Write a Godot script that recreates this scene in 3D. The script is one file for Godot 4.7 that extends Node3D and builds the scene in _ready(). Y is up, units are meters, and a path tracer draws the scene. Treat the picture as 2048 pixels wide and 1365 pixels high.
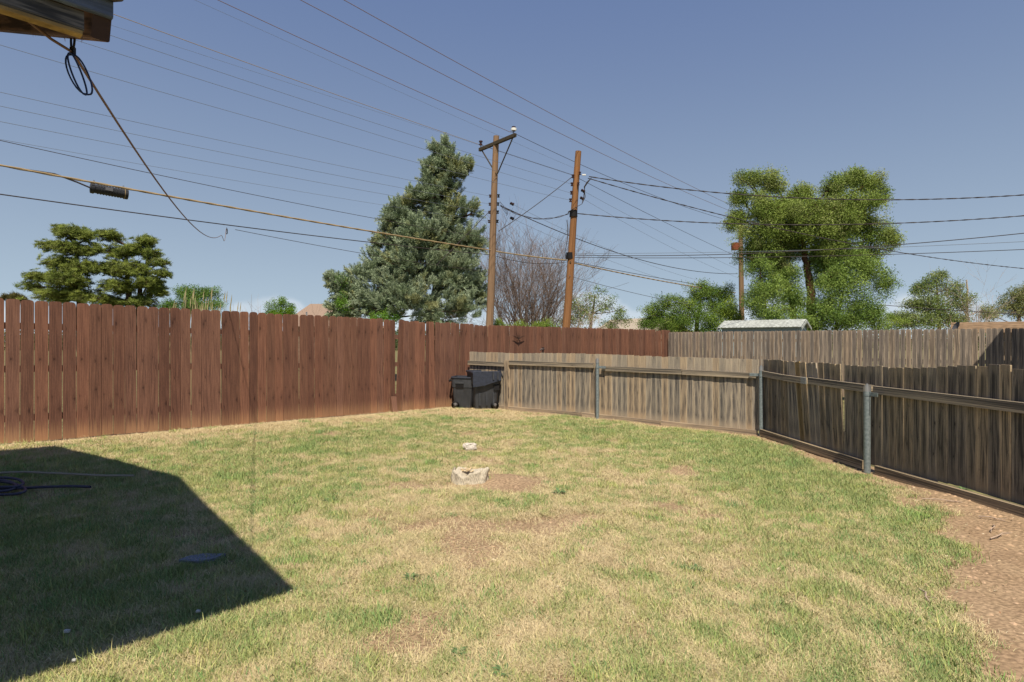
extends Node3D

var rng := RandomNumberGenerator.new()
var noise := FastNoiseLite.new()
var fine := FastNoiseLite.new()
var taken := {}
var M := {}

# ---------------------------------------------------------------- mesh collector
class MB:
	var v := PackedVector3Array()
	var n := PackedVector3Array()
	var uv := PackedVector2Array()
	var c := PackedColorArray()
	var tint := Color(1, 1, 1)

	func tri(a: Vector3, b: Vector3, d: Vector3, ua := Vector2.ZERO, ub := Vector2.ZERO, ud := Vector2.ZERO) -> void:
		var m := (d - a).cross(b - a).normalized()
		v.append(a); v.append(b); v.append(d)
		n.append(m); n.append(m); n.append(m)
		uv.append(ua); uv.append(ub); uv.append(ud)
		c.append(tint); c.append(tint); c.append(tint)

	func smooth(a: Vector3, b: Vector3, d: Vector3, na: Vector3, nb: Vector3, nd: Vector3, ua: Vector2, ub: Vector2, ud: Vector2) -> void:
		v.append(a); v.append(b); v.append(d)
		n.append(na); n.append(nb); n.append(nd)
		uv.append(ua); uv.append(ub); uv.append(ud)
		c.append(tint); c.append(tint); c.append(tint)

	func quad(a: Vector3, b: Vector3, d: Vector3, e: Vector3, r := Rect2(0, 0, 1, 1)) -> void:
		var p := r.position
		var q := r.end
		tri(a, b, d, Vector2(p.x, q.y), p, Vector2(q.x, p.y))
		tri(a, d, e, Vector2(p.x, q.y), Vector2(q.x, p.y), q)

	# box with chamfered long edges along its x axis; t places the centre
	func box(t: Transform3D, s: Vector3, r := Rect2(0, 0, 1, 1), ch := 0.0) -> void:
		var h := s * 0.5
		if ch <= 0.0:
			ch = minf(0.004, minf(h.y, h.z) * 0.4)
		var ring: Array[Vector2] = [Vector2(-h.y + ch, h.z), Vector2(h.y - ch, h.z), Vector2(h.y, h.z - ch), Vector2(h.y, -h.z + ch), Vector2(h.y - ch, -h.z), Vector2(-h.y + ch, -h.z), Vector2(-h.y, -h.z + ch), Vector2(-h.y, h.z - ch)]
		for i in 8:
			var p := ring[i]
			var q := ring[(i + 1) % 8]
			quad(t * Vector3(-h.x, p.x, p.y), t * Vector3(-h.x, q.x, q.y), t * Vector3(h.x, q.x, q.y), t * Vector3(h.x, p.x, p.y), r)
		for i in range(1, 7):
			var p := ring[i]
			var q := ring[i + 1]
			var u0 := r.position + r.size * 0.5
			tri(t * Vector3(h.x, ring[0].x, ring[0].y), t * Vector3(h.x, p.x, p.y), t * Vector3(h.x, q.x, q.y), u0, u0, u0)
			tri(t * Vector3(-h.x, ring[0].x, ring[0].y), t * Vector3(-h.x, q.x, q.y), t * Vector3(-h.x, p.x, p.y), u0, u0, u0)

	# flat outline (counter-clockwise seen from +z) pushed back by depth
	func prism(t: Transform3D, pts: PackedVector2Array, depth: float, r: Rect2, wh: Vector2) -> void:
		var k := pts.size()
		var w := PackedVector2Array()
		for p in pts:
			w.append(r.position + Vector2((p.x / wh.x + 0.5) * r.size.x, (1.0 - p.y / wh.y) * r.size.y))
		var z := Vector3(0, 0, -depth)
		for i in range(1, k - 1):
			var a := Vector3(pts[0].x, pts[0].y, 0)
			var b := Vector3(pts[i].x, pts[i].y, 0)
			var d := Vector3(pts[i + 1].x, pts[i + 1].y, 0)
			tri(t * a, t * d, t * b, w[0], w[i + 1], w[i])
			tri(t * (a + z), t * (b + z), t * (d + z), w[0], w[i], w[i + 1])
		for i in k:
			var j := (i + 1) % k
			var a := Vector3(pts[i].x, pts[i].y, 0)
			var b := Vector3(pts[j].x, pts[j].y, 0)
			tri(t * a, t * b, t * (b + z), w[i], w[j], w[j])
			tri(t * a, t * (b + z), t * (a + z), w[i], w[j], w[i])

	func tube(pts: PackedVector3Array, radii: PackedFloat32Array, sides := 6, vscale := 1.0) -> void:
		var k := pts.size()
		var dir := (pts[1] - pts[0]).normalized()
		var side := dir.cross(Vector3.UP if absf(dir.y) < 0.9 else Vector3.RIGHT).normalized()
		var pr := PackedVector3Array()
		var pn := PackedVector3Array()
		var along := 0.0
		for i in k:
			var d := dir
			if i < k - 1 and i > 0:
				d = (pts[i + 1] - pts[i - 1]).normalized()
			elif i == k - 1:
				d = (pts[i] - pts[i - 1]).normalized()
			side = (side - d * side.dot(d)).normalized()
			var up := d.cross(side)
			var rr := PackedVector3Array()
			var rn := PackedVector3Array()
			var rad := radii[i]
			for s in sides + 1:
				var a := TAU * s / sides
				var m := side * cos(a) + up * sin(a)
				rr.append(pts[i] + m * rad)
				rn.append(m)
			if i > 0:
				var seg := (pts[i] - pts[i - 1]).length() * vscale
				for s in sides:
					var u0 := float(s) / sides
					var u1 := float(s + 1) / sides
					smooth(pr[s], rr[s], rr[s + 1], pn[s], rn[s], rn[s + 1], Vector2(u0, along), Vector2(u0, along + seg), Vector2(u1, along + seg))
					smooth(pr[s], rr[s + 1], pr[s + 1], pn[s], rn[s + 1], pn[s + 1], Vector2(u0, along), Vector2(u1, along + seg), Vector2(u1, along))
				along += seg
			pr = rr
			pn = rn
			dir = d

	func cap(centre: Vector3, axis: Vector3, rad: float, sides := 10, dome := 0.0) -> void:
		var a := axis.normalized()
		var s := a.cross(Vector3.UP if absf(a.y) < 0.9 else Vector3.RIGHT).normalized()
		var u := a.cross(s)
		var p := PackedVector3Array()
		for i in sides + 1:
			var t := TAU * i / sides
			p.append(centre + (s * cos(t) + u * sin(t)) * rad)
		for i in sides:
			tri(centre + a * dome, p[i + 1], p[i])

	# rings of equal size, top row last, outside seen from outside
	func loft(rings: Array, closed_top := false, closed_bottom := true) -> void:
		for k in range(1, rings.size()):
			var lo: PackedVector3Array = rings[k - 1]
			var hi: PackedVector3Array = rings[k]
			var m := lo.size()
			for i in m:
				var j := (i + 1) % m
				quad(lo[i], hi[i], hi[j], lo[j])
		for e in 2:
			if (e == 0 and closed_bottom) or (e == 1 and closed_top):
				var r: PackedVector3Array = rings[0] if e == 0 else rings[-1]
				for i in range(1, r.size() - 1):
					if e == 0:
						tri(r[0], r[i], r[i + 1])
					else:
						tri(r[0], r[i + 1], r[i])

	func mesh() -> ArrayMesh:
		var a := []
		a.resize(Mesh.ARRAY_MAX)
		a[Mesh.ARRAY_VERTEX] = v
		a[Mesh.ARRAY_NORMAL] = n
		a[Mesh.ARRAY_TEX_UV] = uv
		a[Mesh.ARRAY_COLOR] = c
		var m := ArrayMesh.new()
		m.add_surface_from_arrays(Mesh.PRIMITIVE_TRIANGLES, a)
		return m

# ---------------------------------------------------------------- naming and placing
func v(x: float, y: float, zf: float) -> Vector3:
	return Vector3(x, y, -zf)

func at(px: float, py: float, z: float) -> Vector3:      # a point seen at photo pixel (px, py), z metres in front
	return v((px - 1024.0) / 1170.0 * z, 1.5 - (py - 682.5) / 1170.0 * z, z)

func numbered(called: String, parent: Node) -> String:
	var key := str(parent.get_instance_id()) + called
	var k: int = taken.get(key, 0)
	taken[key] = k + 1
	return called if k == 0 else "%s_%03d" % [called, k]

func thing(called: String, label: String, category: String, where := Vector3.ZERO, group := "") -> Node3D:
	var o := Node3D.new()
	o.name = numbered(called, self)
	add_child(o, true)
	o.position = where
	tag(o, label, category, group)
	return o

func tag(o: Node, label: String, category: String, group := "") -> void:
	o.set_meta("label", label)
	o.set_meta("category", category)
	if group:
		o.set_meta("group", group)

func put(called: String, mesh: Mesh, m: Material, parent: Node3D = self, t := Transform3D(), label := "") -> MeshInstance3D:
	var o := MeshInstance3D.new()
	o.name = numbered(called, parent)
	o.mesh = mesh
	o.material_override = m
	parent.add_child(o, true)
	o.transform = t
	if label:
		o.set_meta("label", label)
	return o

func scatter(called: String, mesh: Mesh, m: Material, xf: Array[Transform3D], cols: PackedColorArray, parent: Node3D = self) -> MultiMeshInstance3D:
	var mm := MultiMesh.new()
	mm.transform_format = MultiMesh.TRANSFORM_3D
	mm.use_colors = true
	mm.mesh = mesh
	mm.instance_count = xf.size()
	for i in xf.size():
		mm.set_instance_transform(i, xf[i])
		mm.set_instance_color(i, cols[i])
	var o := MultiMeshInstance3D.new()
	o.name = numbered(called, parent)
	o.multimesh = mm
	o.material_override = m
	o.set_meta("kind", "stuff")
	parent.add_child(o, true)
	return o

func facing(x: Vector3, y := Vector3.UP) -> Basis:
	var xx := x.normalized()
	var z := xx.cross(y).normalized()
	return Basis(xx, z.cross(xx).normalized(), z)

func toward(up: Vector3, spin: float) -> Basis:        # y axis along up
	var y := up.normalized()
	var x := y.cross(Vector3(0.31, 0.2, 0.93)).normalized().rotated(y, spin)
	return Basis(x, y, x.cross(y))

func rr(a: float, b: float) -> float:
	return rng.randf_range(a, b)

# ---------------------------------------------------------------- materials
func mat(col: Color, rough := 0.85, tex: Texture2D = null, uvs := Vector3.ONE, tri := false, spec := 0.3) -> StandardMaterial3D:
	var m := StandardMaterial3D.new()
	m.albedo_color = col.linear_to_srgb()
	m.roughness = rough
	m.metallic_specular = spec
	if tex:
		m.albedo_texture = tex
		m.uv1_scale = uvs
		m.uv1_triplanar = tri
		m.uv1_world_triplanar = tri
	return m

func tone_tex(freq: float, lo: float, seed_: int, w := 256, h := 256) -> NoiseTexture2D:
	var nz := FastNoiseLite.new()
	nz.seed = seed_
	nz.frequency = freq
	nz.fractal_octaves = 5
	var t := NoiseTexture2D.new()
	t.width = w
	t.height = h
	t.seamless = true
	t.noise = nz
	var g := Gradient.new()
	g.set_color(0, Color(lo, lo, lo))
	g.set_color(1, Color(1, 1, 1))
	t.color_ramp = g
	return t

# four planks side by side: grain, knots, streaks and the splashed earth at the foot
func wood_tex(seed_: int, base: Color, dark: Color, light: Color, foot: Color, streak: float, foot_h: float, knots: int, above: float, edgy := 0.0) -> ImageTexture:
	var w := 512
	var h := 1024
	var r := RandomNumberGenerator.new()
	r.seed = seed_
	var nz := FastNoiseLite.new()
	nz.seed = seed_
	nz.fractal_octaves = 3
	nz.frequency = 1.0
	var bytes := PackedByteArray()
	bytes.resize(w * h * 3)
	var kn := []
	for col in 8:
		for i in r.randi_range(knots - 2, knots):
			kn.append(Vector4(col * 64 + r.randf_range(10, 54), r.randf_range(20, 980), r.randf_range(2.5, 5.5), r.randf_range(0.25, 0.8)))
	for x in w:
		var col := x / 64
		var tone := sin(col * 2.4 + seed_) * 0.12
		var mine := []
		for k in kn:
			if int(k.x) / 64 == col:
				mine.append(k)
		for y in h:
			var warp := 0.0
			var knot := 0.0
			for k in mine:
				var dy: float = (y - k.y) * 0.55
				if absf(dy) < 46.0:
					var dx: float = x - k.x
					var dd: float = dx * dx + dy * dy * 0.42
					warp += k.z * 9.0 / (dd + 26.0) * signf(dx) * 2.2
					knot += 0.8 * k.w * exp(-dd / (k.z * k.z * 1.1)) + 0.4 * k.w * exp(-(dx * dx + dy * dy * 0.12) / (k.z * k.z * 7.0))
			var g1 := nz.get_noise_2d((x + warp * 3.0) * 0.21 + col * 70.0, y * 0.0036)
			var g2 := nz.get_noise_2d((x + warp) * 0.10 + 300.0 + col * 41.0, y * 0.0017)
			var g3 := nz.get_noise_2d(x * 0.6 + 900.0, y * 0.03 + col * 17.0)
			var k1 := clampf(0.5 + g1 * 0.6 + g3 * 0.35 + tone, 0.0, 1.0)
			var cc := base.lerp(light, smoothstep(0.45, 1.0, k1) * 0.75).lerp(dark, smoothstep(0.5, 0.05, k1) * 0.6)
			var down := smoothstep(above - 0.03, above + 0.06, y / 1024.0)
			var eu := absf((x % 64) / 63.0 - 0.5) * 2.0 + g1 * 0.35
			var rim := smoothstep(0.55, 1.0, eu) * edgy
			cc = cc.lerp(dark, clampf((smoothstep(-0.12, 0.42, g2) + 0.12 + 0.35 * edgy * smoothstep(0.9, 0.1, eu)) * streak * (0.25 + 0.75 * down) * (1.0 - rim), 0.0, 0.92))
			cc = cc.lerp(light, rim * 0.55)
			cc = cc.lerp(dark * 0.6, clampf(knot, 0.0, 0.85))
			var f := smoothstep(1.0 - foot_h, 1.0, y / 1024.0 + g2 * 0.09)
			cc = cc.lerp(foot, f * 0.7)
			cc = cc.linear_to_srgb()
			var o := (y * w + x) * 3
			bytes[o] = int(clampf(cc.r, 0, 1) * 255.0)
			bytes[o + 1] = int(clampf(cc.g, 0, 1) * 255.0)
			bytes[o + 2] = int(clampf(cc.b, 0, 1) * 255.0)
	return ImageTexture.create_from_image(Image.create_from_data(w, h, false, Image.FORMAT_RGB8, bytes))

func plank_mats(tex: Texture2D, tints: Array, bump := 0.25) -> Array:
	var out := []
	for t in tints:
		for col in 8:
			var m := mat(t, 0.88, tex, Vector3.ONE, false, 0.25)
			m.uv1_offset = Vector3(col * 0.125, 0, 0)
			m.heightmap_enabled = true
			m.heightmap_texture = tex
			m.heightmap_scale = bump
			out.append(m)
	return out

func make_materials() -> void:
	M.tone = tone_tex(0.02, 0.62, 3)
	M.mottle = tone_tex(0.05, 0.7, 9)
	M.red = plank_mats(wood_tex(11, Color(0.20, 0.101, 0.071), Color(0.07, 0.036, 0.03), Color(0.29, 0.15, 0.10), Color(0.42, 0.245, 0.135), 0.36, 0.14, 4, 0.0, 0.25), [Color(1, 1, 1), Color(0.80, 0.77, 0.77), Color(1.10, 1.03, 0.98), Color(0.88, 0.86, 0.84)])
	M.grey = plank_mats(wood_tex(23, Color(0.36, 0.305, 0.24), Color(0.10, 0.09, 0.085), Color(0.50, 0.41, 0.30), Color(0.42, 0.33, 0.24), 0.85, 0.12, 4, 0.22, 0.9), [Color(1, 1, 1), Color(0.84, 0.86, 0.88), Color(1.06, 0.98, 0.88)])
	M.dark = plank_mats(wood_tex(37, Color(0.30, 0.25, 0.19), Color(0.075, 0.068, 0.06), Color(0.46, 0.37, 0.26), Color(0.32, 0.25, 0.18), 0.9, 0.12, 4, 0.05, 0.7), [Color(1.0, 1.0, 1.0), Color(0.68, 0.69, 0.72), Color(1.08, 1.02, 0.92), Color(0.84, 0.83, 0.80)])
	M.pale = plank_mats(wood_tex(51, Color(0.34, 0.275, 0.225), Color(0.10, 0.088, 0.08), Color(0.46, 0.375, 0.29), Color(0.3, 0.22, 0.15), 0.95, 0.1, 2, 0.0, 0.8), [Color(1, 1, 1), Color(0.78, 0.79, 0.82), Color(1.05, 1.0, 0.94)])
	M.ochre = mat(Color(0.85, 0.70, 0.42), 0.85, M.grey[0].albedo_texture, Vector3(1, 1, 1))
	M.galv = mat(Color(0.34, 0.40, 0.42), 0.42, M.mottle, Vector3(2, 2, 2), true, 0.5)
	M.galv.metallic = 0.35
	M.steel = mat(Color(0.45, 0.46, 0.48), 0.35, null, Vector3.ONE, false, 0.5)
	M.steel.metallic = 0.7
	M.bin = mat(Color(0.06, 0.064, 0.075), 0.5, M.tone, Vector3(1.3, 0.5, 1.3), true, 0.5)
	M.bin_lid = mat(Color(0.045, 0.052, 0.078), 0.45, M.tone, Vector3(2, 2, 2), true, 0.5)
	M.black = mat(Color(0.015, 0.014, 0.015), 0.6)
	M.wire = mat(Color(0.055, 0.045, 0.045), 0.6)
	M.wire_thin = mat(Color(0.16, 0.18, 0.22), 0.6)
	M.copper = mat(Color(0.20, 0.125, 0.095), 0.6)
	M.tan_cable = mat(Color(0.30, 0.22, 0.12), 0.6)
	M.insulator = mat(Color(0.045, 0.018, 0.014), 0.25, null, Vector3.ONE, false, 0.5)
	M.porcelain = mat(Color(0.75, 0.75, 0.72), 0.2, null, Vector3.ONE, false, 0.5)
	var pole_tex := wood_tex(71, Color(0.26, 0.165, 0.10), Color(0.11, 0.07, 0.045), Color(0.33, 0.22, 0.14), Color(0.28, 0.15, 0.07), 0.35, 0.05, 0, 0.0)
	M.pole = mat(Color(1, 1, 1), 0.9, pole_tex, Vector3(0.25, 0.12, 1))
	M.pole_rust = mat(Color(1.05, 0.80, 0.58), 0.9, pole_tex, Vector3(0.25, 0.12, 1))
	M.arm = mat(Color(0.10, 0.08, 0.055), 0.9, M.tone, Vector3(1, 6, 6), true)
	M.bark = mat(Color(0.13, 0.085, 0.06), 0.95, M.tone, Vector3(3, 0.6, 3), true)
	M.bark_red = mat(Color(0.17, 0.085, 0.05), 0.95, M.tone, Vector3(3, 0.5, 3), true)
	M.twig = mat(Color(0.33, 0.24, 0.20), 0.95, M.tone, Vector3(1, 1, 1), true)
	M.twig_pale = mat(Color(0.44, 0.34, 0.27), 0.95)
	M.leaf = leaf_mat(0.7)
	M.needle = leaf_mat(0.55)
	M.blade = leaf_mat(0.35)
	M.blade.roughness = 0.7
	M.straw = leaf_mat(0.2)
	M.straw.roughness = 0.8

func leaf_mat(back: float) -> StandardMaterial3D:
	var m := mat(Color(1, 1, 1), 0.6, null, Vector3.ONE, false, 0.3)
	m.vertex_color_use_as_albedo = true
	m.backlight_enabled = true
	m.backlight = Color(back, back, back)
	return m

# ---------------------------------------------------------------- the yard's shape
const LX := -6.42
const LZ := 7.33

func d_left(x: float, z: float) -> float:
	return (x - LX) * 0.729 - (z - LZ) * 0.684

func d_mid(x: float, z: float) -> float:
	return -(x + 0.96) * 0.605 - (z - 13.05) * 0.796

func d_right(x: float, z: float) -> float:
	return -(x - 3.97) * 0.998 - (z - 9.3) * 0.07

func edge(x: float, z: float) -> float:
	return minf(d_left(x, z), minf(d_mid(x, z), d_right(x, z)))

func ground_h(x: float, z: float) -> float:
	var k := (x - LX) * 0.684 + (z - LZ) * 0.729
	var g := clampf(lerpf(0.197, 0.05, k / 7.85), 0.03, 0.26) * smoothstep(4.5, 0.0, d_left(x, z))
	var dm := Vector2(x - 1.1, z - 11.6).length()
	g = maxf(g, 0.045 * smoothstep(3.4, 0.2, dm))
	var mound := Vector2((x + 0.12) / 0.30, (z - 6.28) / 0.26).length()
	g += 0.09 * smoothstep(1.25, 0.0, mound) * (0.8 + 0.5 * fine.get_noise_2d(x * 40, z * 40))
	if z < 6.6:
		g += 0.05 * smoothstep(0.5, 0.02, d_right(x, z)) * smoothstep(6.4, 5.4, z)
	return g + noise.get_noise_2d(x * 90.0, z * 90.0) * 0.012

func dirt(x: float, z: float) -> float:
	var wob := noise.get_noise_2d(x * 130.0, z * 130.0) * 0.35 + fine.get_noise_2d(x * 60, z * 60) * 0.12
	var xb := 9.0
	if z < 6.9:
		xb = 3.95
	if z < 5.6:
		xb = lerpf(2.1, 3.9, smoothstep(2.4, 5.6, z))
		xb = minf(xb, 1.0 + z * 0.52)
	var d := smoothstep(-0.18, 0.18, x - xb + wob)
	d = maxf(d, smoothstep(0.42, 0.08, d_mid(x, z) + wob * 0.5))
	d = maxf(d, smoothstep(0.50, 0.15, d_right(x, z) + wob * 0.6))
	d = maxf(d, smoothstep(0.30, 0.05, d_left(x, z) + wob * 0.6) * 0.9)
	d = maxf(d, smoothstep(1.15, 0.75, Vector2((x + 0.08) / 0.42, (z - 6.12) / 0.34).length() + wob * 0.5))
	d = maxf(d, smoothstep(1.2, 0.7, Vector2((x + 0.95) / 0.42, (z - 6.05) / 0.22).length() + wob * 0.7) * 0.85)
	d = maxf(d, smoothstep(0.34, 0.52, noise.get_noise_2d(x * 75.0 + 500.0, z * 75.0) + 0.16 * smoothstep(3.5, 0.5, Vector2(x - 0.3, (z - 4.9) * 0.8).length())) * 0.9)
	return d

func green(x: float, z: float) -> float:
	var g := 0.44 + 0.22 * noise.get_noise_2d(x * 42.0, z * 42.0) + 0.24 * fine.get_noise_2d(x * 16.0, z * 16.0) + 0.62 * fine.get_noise_2d(x * 85.0 + 90.0, z * 62.0)
	var dr := d_right(x, z)
	g += 0.34 * smoothstep(0.3, 0.7, dr) * smoothstep(2.6, 1.0, dr) * smoothstep(10.0, 7.5, z)
	g += 0.18 * smoothstep(0.5, 0.9, d_mid(x, z)) * smoothstep(3.2, 1.2, d_mid(x, z)) * smoothstep(-1.5, 1.5, x)
	g += 0.12 * smoothstep(-1.0, -2.3, x) * smoothstep(2.2, 2.9, z) * smoothstep(0.5, 1.5, d_left(x, z))
	g += 0.2 * smoothstep(3.6, 2.4, z) * smoothstep(-0.5, 1.0, x)
	g -= 0.5 * smoothstep(1.5, 0.4, d_left(x, z))
	g -= 0.16 * smoothstep(2.4, 0.6, Vector2(x - 0.3, (z - 5.2) * 0.7).length())
	g -= 0.45 * smoothstep(1.6, 0.5, Vector2(x + 0.3, z - 11.9).length())
	return clampf(g, 0.0, 1.0)

func seen(x: float, z: float) -> bool:
	return z > 1.2 and absf(x) < 0.98 * z + 0.9 and edge(x, z) > 0.0

# ---------------------------------------------------------------- ready
func _ready() -> void:
	rng.seed = 20240511
	noise.seed = 5
	noise.frequency = 0.01
	noise.fractal_octaves = 4
	fine.seed = 77
	fine.frequency = 0.05
	fine.fractal_octaves = 3

	var cam := Camera3D.new()
	cam.name = "camera"
	cam.fov = 60.5
	cam.near = 0.05
	cam.far = 900.0
	cam.position = Vector3(0, 1.5, 0)
	add_child(cam)
	cam.current = true

	var sky := ProceduralSkyMaterial.new()
	sky.sky_top_color = Color(0.078, 0.126, 0.276).linear_to_srgb()
	sky.sky_horizon_color = Color(0.376, 0.473, 0.544).linear_to_srgb()
	sky.sky_curve = 0.2
	sky.ground_bottom_color = Color(0.2, 0.16, 0.1).linear_to_srgb()
	sky.ground_horizon_color = Color(0.3, 0.3, 0.28).linear_to_srgb()
	sky.sun_angle_max = 30.0
	sky.sky_cover = cloud_cover()
	var env := Environment.new()
	env.background_mode = Environment.BG_SKY
	env.sky = Sky.new()
	env.sky.sky_material = sky
	env.tonemap_mode = Environment.TONE_MAPPER_LINEAR
	env.tonemap_exposure = 1.3
	env.sdfgi_enabled = true
	env.ssao_enabled = true
	env.ssil_enabled = true
	var we := WorldEnvironment.new()
	we.name = "world_environment"
	we.environment = env
	add_child(we)

	var sun := DirectionalLight3D.new()
	sun.name = "sun"
	sun.light_energy = 1.5
	sun.light_color = Color(1.0, 0.955, 0.87)
	sun.light_angular_distance = 0.7
	sun.shadow_enabled = true
	sun.sky_mode = DirectionalLight3D.SKY_MODE_LIGHT_ONLY
	add_child(sun)
	sun.look_at_from_position(Vector3.ZERO, v(-0.04, -1.576, 1.0))

	make_materials()
	grounds()
	fences()
	house_eave()
	background_buildings()
	trees()
	poles()
	wires()
	yard_things()
	lawn()
	leaf_litter()

func cloud_cover() -> ImageTexture:
	var w := 2048
	var im := Image.create(w, 1024, false, Image.FORMAT_RGBAF)
	im.fill(Color(0, 0, 0, 0))
	var nz := FastNoiseLite.new()
	nz.seed = 4
	nz.frequency = 0.02
	nz.fractal_octaves = 5
	for y in range(440, 513):
		var el := (512 - y) * 180.0 / 1024.0
		for x in w:
			var az := wrapf(x * 360.0 / w, -180.0, 180.0)
			var px := nz.get_noise_3d(cos(az * PI / 180.0) * 326.0, y * 1.9, sin(az * PI / 180.0) * 326.0)
			# a cumulus head low in the sky to the left, others of the kind further round
			var top := 2.2 + 2.8 * nz.get_noise_2d(cos(az * PI / 180.0) * 52.0, sin(az * PI / 180.0) * 52.0)
			var d := (az + 22.5) / 3.6
			top = maxf(top, 4.6 - 2.4 * d * d)
			top += 2.2 * px + 0.5
			var a := smoothstep(0.0, 0.9, top - el) * (0.55 + 0.45 * smoothstep(-0.3, 0.4, px)) * smoothstep(-0.3, 1.4, el + 0.4)
			if a > 0.003:
				im.set_pixel(x, y, Color(0.17, 0.14, 0.115, a))
	return ImageTexture.create_from_image(im)

# ---------------------------------------------------------------- ground
func grounds() -> void:
	# wide terrain as one sheet, a little below the yard
	var mb := MB.new()
	var xs := [-420.0, -120.0, -40.0, -14.0, 14.0, 40.0, 120.0, 420.0]
	for i in 7:
		for j in 7:
			mb.quad(Vector3(xs[i], -0.12, xs[j + 1]), Vector3(xs[i], -0.12, xs[j]), Vector3(xs[i + 1], -0.12, xs[j]), Vector3(xs[i + 1], -0.12, xs[j + 1]))
	var o := put("terrain", mb.mesh(), mat(Color(0.30, 0.27, 0.12), 0.95, tone_tex(0.03, 0.55, 31), Vector3(0.3, 0.3, 0.3), true))
	o.set_meta("kind", "structure")
	o.set_meta("label", "flat dry ground stretching away beyond the fences")

	# the yard's soil, its colour the colour of earth, thatch and worn grass
	var g := MB.new()
	var st := 0.06
	var nx := 215
	var nz := 240
	var x0 := -8.0
	var z0 := -0.8
	var hh := PackedFloat32Array()
	var cc := PackedColorArray()
	var inside := PackedByteArray()
	for j in nz + 1:
		for i in nx + 1:
			var x := x0 + i * st
			var z := z0 + j * st
			hh.append(ground_h(x, z))
			inside.append(1 if edge(x, z) > -0.12 else 0)
			var dt := dirt(x, z)
			var gr := green(x, z)
			var f := fine.get_noise_2d(x * 90.0, z * 90.0)
			var straw := Color(0.58, 0.465, 0.30).lerp(Color(0.45, 0.345, 0.215), clampf(0.5 + f, 0, 1))
			var soil := Color(0.54, 0.385, 0.245).lerp(Color(0.45, 0.31, 0.195), clampf(0.5 + noise.get_noise_2d(x * 200, z * 200), 0, 1))
			var turf := Color(0.33, 0.32, 0.14)
			cc.append(straw.lerp(turf, gr * 0.55).lerp(soil, dt))
	var w := nx + 1
	for j in nz:
		for i in nx:
			var q := j * w + i
			if inside[q] + inside[q + 1] + inside[q + w] + inside[q + w + 1] == 0:
				continue
			var ids := [q, q + w, q + w + 1, q, q + w + 1, q + 1]
			for t in ids:
				var ii: int = t % w
				var jj: int = t / w
				var i0 := maxi(ii - 1, 0)
				var i1 := mini(ii + 1, nx)
				var j0 := maxi(jj - 1, 0)
				var j1 := mini(jj + 1, nz)
				g.v.append(v(x0 + ii * st, hh[t], z0 + jj * st))
				g.n.append(Vector3(-(hh[jj * w + i1] - hh[jj * w + i0]) / (st * (i1 - i0)), 1.0, (hh[j1 * w + ii] - hh[j0 * w + ii]) / (st * (j1 - j0))).normalized())
				g.uv.append(Vector2(ii * st, jj * st))
				g.c.append(cc[t])
	var m := mat(Color(1, 1, 1), 0.95, tone_tex(0.06, 0.6, 41, 512, 512), Vector3(0.83, 1.07, 1.0), false, 0.15)
	m.vertex_color_use_as_albedo = true
	m.heightmap_enabled = true
	m.heightmap_texture = m.albedo_texture
	m.heightmap_scale = 0.4
	var y := put("ground", g.mesh(), m)
	y.set_meta("kind", "structure")
	y.set_meta("label", "dry yard of brown soil and straw enclosed by the wooden fences")

# ---------------------------------------------------------------- fences
func picket_mesh(w: float, h: float, t: float, style: int, cut := 0.0) -> ArrayMesh:
	var mb := MB.new()
	var p := PackedVector2Array([Vector2(-w / 2, 0), Vector2(w / 2, 0)])
	if style == 0:        # dog-eared, softly rounded
		var c := w * 0.24
		for k in 4:
			var a := PI / 2 * k / 3.0
			p.append(Vector2(w / 2 - c + c * cos(a), h - c + c * sin(a)))
		for k in 4:
			var a := PI / 2 + PI / 2 * k / 3.0
			p.append(Vector2(-w / 2 + c + c * cos(a), h - c + c * sin(a)))
	else:
		p.append(Vector2(w / 2, h - maxf(cut, 0.0)))
		p.append(Vector2(w / 2 - 0.006, h - maxf(cut, 0.0) + 0.003))
		p.append(Vector2(-w / 2 + 0.006, h + minf(cut, 0.0) + 0.003))
		p.append(Vector2(-w / 2, h + minf(cut, 0.0)))
	mb.prism(Transform3D(), p, t, Rect2(0.003, 0.0, 0.119, 1.0), Vector2(w, h))
	return mb.mesh()

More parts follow.
